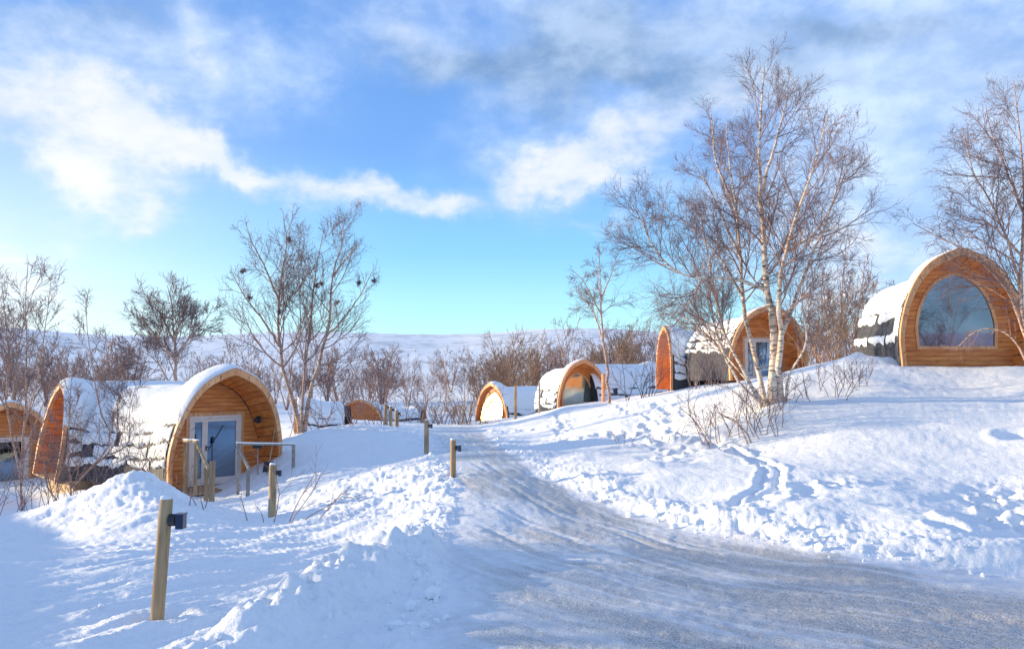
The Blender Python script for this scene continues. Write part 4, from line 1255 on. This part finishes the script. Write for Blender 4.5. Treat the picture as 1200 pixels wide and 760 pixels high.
ORD = 'first second third fourth fifth sixth seventh eighth ninth tenth eleventh twelfth thirteenth fourteenth fifteenth sixteenth seventeenth eighteenth'.split()
bands = [ # (x0,x1,count,dmin,dmax,ytop0,ytop1,kinds,label,group)
    (-10, 175, 9, 55, 85, 395, 425, (1, 2, 5, 3), 'thicket behind the left cabins', 'thicket behind the left cabins'),
    (225, 420, 13, 50, 85, 402, 428, (1, 2, 5, 2), 'thicket behind the twin birch', 'thicket behind the twin birch'),
    (420, 600, 9, 70, 110, 408, 428, (0, 1, 2, 3, 5), 'scattered trees beyond the road end', 'trees on the snow plain'),
    (555, 690, 9, 60, 80, 405, 425, (4, 6, 5), 'brown thicket over the middle cabins', 'brown thicket over the middle cabins'),
    (690, 790, 11, 52, 75, 378, 410, (6, 4, 2, 2), 'thicket left of the edge-on orange gable', 'thicket left of the edge-on gable'),
    (790, 1060, 15, 45, 70, 360, 405, (2, 4, 6, 1), 'thicket behind the big birch', 'thicket behind the big birch'),
    (1060, 1230, 8, 40, 60, 350, 400, (2, 6, 1), 'thicket behind the right-edge cabin', 'thicket behind the right-edge cabin'),
]
for x0, x1, cnt, d0, d1, y0, y1, kinds, lab, grp in bands:
    for i in range(cnt):
        k = kinds[rnd.randrange(len(kinds))]; pxx = x0 + (x1 - x0) * (i + rnd.random() * .8) / cnt
        put_px(k, pxx, rnd.uniform(y0, y1) - (14 if rnd.random() < .2 else 0), rnd.uniform(d0, d1), f'{KD[k]}, {ORD[i]} from the left in the {lab}', grp)
for k, x, y, hs in [(3, -17, 7.5, .9), (1, -22, 9.5, 1.1), (0, -27, 8.5, 1.1), (1, -30, 12, 1.2), (4, -14.5, 10.5, .7), (3, -11, -9, 1.2), (1, -2, -13, 1.3), (0, 6, -11, 1.2), (3, 13, -9, 1.2), (1, 19, -6, 1.3), (2, 24, -12, 1.5), (6, 1, -22, 1.5)]:
    put_tree(k, x, y, hs, rnd.uniform(0, 6), 'bare roadside tree standing outside the picture by the lane', 'trees around the lane outside the picture')
for i, u in enumerate(used_lib):
    if not u: put_px(i, 300, 420, 90, 'small dark bare tree in the thicket behind the twin birch', 'thicket behind the twin birch')

# far-off birch scrub on the plain that reads as one belt
def scrub(name, n, d0, d1, h0, h1, x0, x1, label, seed, rr):
    g = np.random.default_rng(seed)
    d = g.uniform(d0, d1, n); px = g.uniform(x0, x1, n); keep = fbm(px / 60., d / 40., 2, 5) > -.25
    d, px = d[keep], px[keep]; x = (px - 600) / FPX * d; z = H(x, d); n = len(x); h = g.uniform(h0, h1, n)
    P = []; 
    for k in range(7):
        w = np.empty((n, 3, 3)); a = g.uniform(0, 6.28, n); s = h * g.uniform(.1, .4, n)
        w[:, 0] = np.stack([x, d, z - .2], 1); w[:, 1] = np.stack([x + np.cos(a) * s * .5, d + np.sin(a) * s * .5, z + h * .5], 1)
        w[:, 2] = np.stack([x + np.cos(a) * s, d + np.sin(a) * s, z + h * g.uniform(.7, 1.05, n)], 1); P.append(w)
    P = np.vstack(P); Rr = np.tile(np.array([1., .7, .4]) * rr, (len(P), 1))
    c, cr = spawn(g, P, Rr, 7, .25, 1., lambda L, f: L * .32, (25, 60), 3, .1, .1, .6, .5, rr * .45)
    o = link(name, tube_mesh(name, [((P, Rr), 3), ((c, cr), 3)], TWIG, True), kind='stuff'); tag(o, label, 'scrub')
scrub('birch_scrub', 420, 130, 260, 1.6, 3.8, -80, 1250, 'dark belt of far birch scrub along the foot of the white hill', 3, .03)

scrub('hill_scrub', 420, 480, 1500, 3.0, 6.5, -100, 1250, 'sparse dark scrub scattered over the far white hillside', 4, .10)

# saplings and dry twigs poking from the snow
def twigs(name, label, px, py, d, n, h, spread, seed, rmin=.004, mat=TWIG, lean=0.0, group=None, L1=.4, m=(4, 3, 0, 0)):
    g = np.random.default_rng(seed)
    x0 = (px - 600) / FPX * d; P = np.empty((n, 5, 3)); 
    for i in range(n):
        bx, by = x0 + g.uniform(-1, 1) * spread, d + g.uniform(-1, 1) * spread * .5
        p = np.array([bx, by, H(float(bx), float(by)) - .08]); a = g.uniform(0, 6.28); D = np.array([math.cos(a) * .45 + lean, math.sin(a) * .45, 1.]); hh = h * g.uniform(.5, 1)
        for k in range(5):
            P[i, k] = p; D /= np.linalg.norm(D); p = p + D * hh / 4; D = D + g.normal(size=3) * .16
    R0 = np.tile(np.linspace(rmin * 2.0, rmin, 5), (n, 1))
    o = np.array([x0, d, H(x0, d)]); P -= o
    a, ar = spawn(g, P, R0, m[0], .3, .95, lambda L, f: L * L1, (25, 55), 4, .08, .12, .8, .5, rmin)
    b, br = spawn(g, a, ar, m[1], .2, .95, lambda L, f: L * .5, (25, 55), 3, .05, .12, .8, .6, rmin * .8)
    ob = link(name, tube_mesh(name, [((P, R0), 4), ((a, ar), 3), ((b, br), 3)], mat, True)); ob.location = o
    tag(ob, label, 'bush', group)
twigs('bare_shrub', 'low tangle of bare twigs left of the big birch foot', 868, 486, 15.8, 26, 1.25, .85, 1, .0045, lean=-.1, m=(5, 4, 0, 0))
twigs('bare_shrub', 'sparse low twigs right of the big birch foot', 950, 470, 17.2, 18, .9, .9, 2, .0045)
twigs('bare_shrub', 'brown knotted twigs just left of the right-edge cabin drift', 985, 462, 18.5, 12, .8, .7, 3, .0045)
twigs('bare_shrub', 'thin twigs arching over the snow before the nearer porch post', 345, 612, 12.2, 5, 1.25, .35, 4, .004, lean=.7, m=(3, 2, 0, 0))
twigs('bare_shrub', 'few dark twigs in the snow below the porch steps', 265, 618, 12.5, 6, .75, .6, 5, .004, m=(2, 2, 0, 0))
twigs('bare_shrub', 'dark tuft of brush just beyond the end of the lane', 532, 500, 42, 26, 1.4, .9, 6, .009)
twigs('bare_shrub', 'brush beside the sunlit window cabin left foot', 553, 495, 41, 24, 2.4, .8, 7, .009, TWIGB)
twigs('bare_shrub', 'reddish bare shrub growing by the roof left of the slim birch foot', 745, 468, 34, 14, 2.2, .9, 8, .008)
twigs('bare_shrub', 'twiggy growth on the drift below the twin birch', 385, 508, 27, 22, 1.6, 1.3, 9, .006)
twigs('bare_shrub', 'tangle of twigs on the drift before the nearly buried gable', 418, 492, 36, 24, 1.7, 1.6, 10, .007)
twigs('bare_shrub', 'net of arching twigs over the low roof at the road end', 492, 500, 44, 24, 2.3, 1.3, 11, .009)
twigs('bare_shrub', 'tangled saplings in the hollow before the left window gable', 45, 600, 18.2, 26, 1.9, 1.5, 12, .0045, m=(5, 4, 0, 0))
twigs('bare_shrub', 'leafless saplings against the dark shingles of the left cabin', 125, 575, 19.0, 30, 2.3, 1.2, 13, .0045, m=(5, 4, 0, 0))
twigs('bare_shrub', 'bare saplings against the shingled flank behind the big birch', 832, 450, 30, 16, 2.4, .7, 14, .007)
twigs('bare_shrub', 'few thin stalks on the trampled slope above the lane', 780, 520, 17.5, 4, .55, .3, 15, .004, m=(2, 2, 0, 0))
twigs('bare_shrub', 'single low stalks on the slope left of the trampled track', 735, 515, 18.5, 4, .5, .4, 16, .004, m=(2, 2, 0, 0))
twigs('bare_shrub', 'dark red upright shoot beside the big birch', 877, 490, 15.5, 2, 1.3, .05, 17, .008, BARK2, m=(2, 2, 0, 0))
twigs('bare_shrub', 'bushy stems rising right of the door arch behind the big birch', 968, 448, 27, 26, 3.2, .9, 18, .007, TWIGB, m=(5, 4, 0, 0))
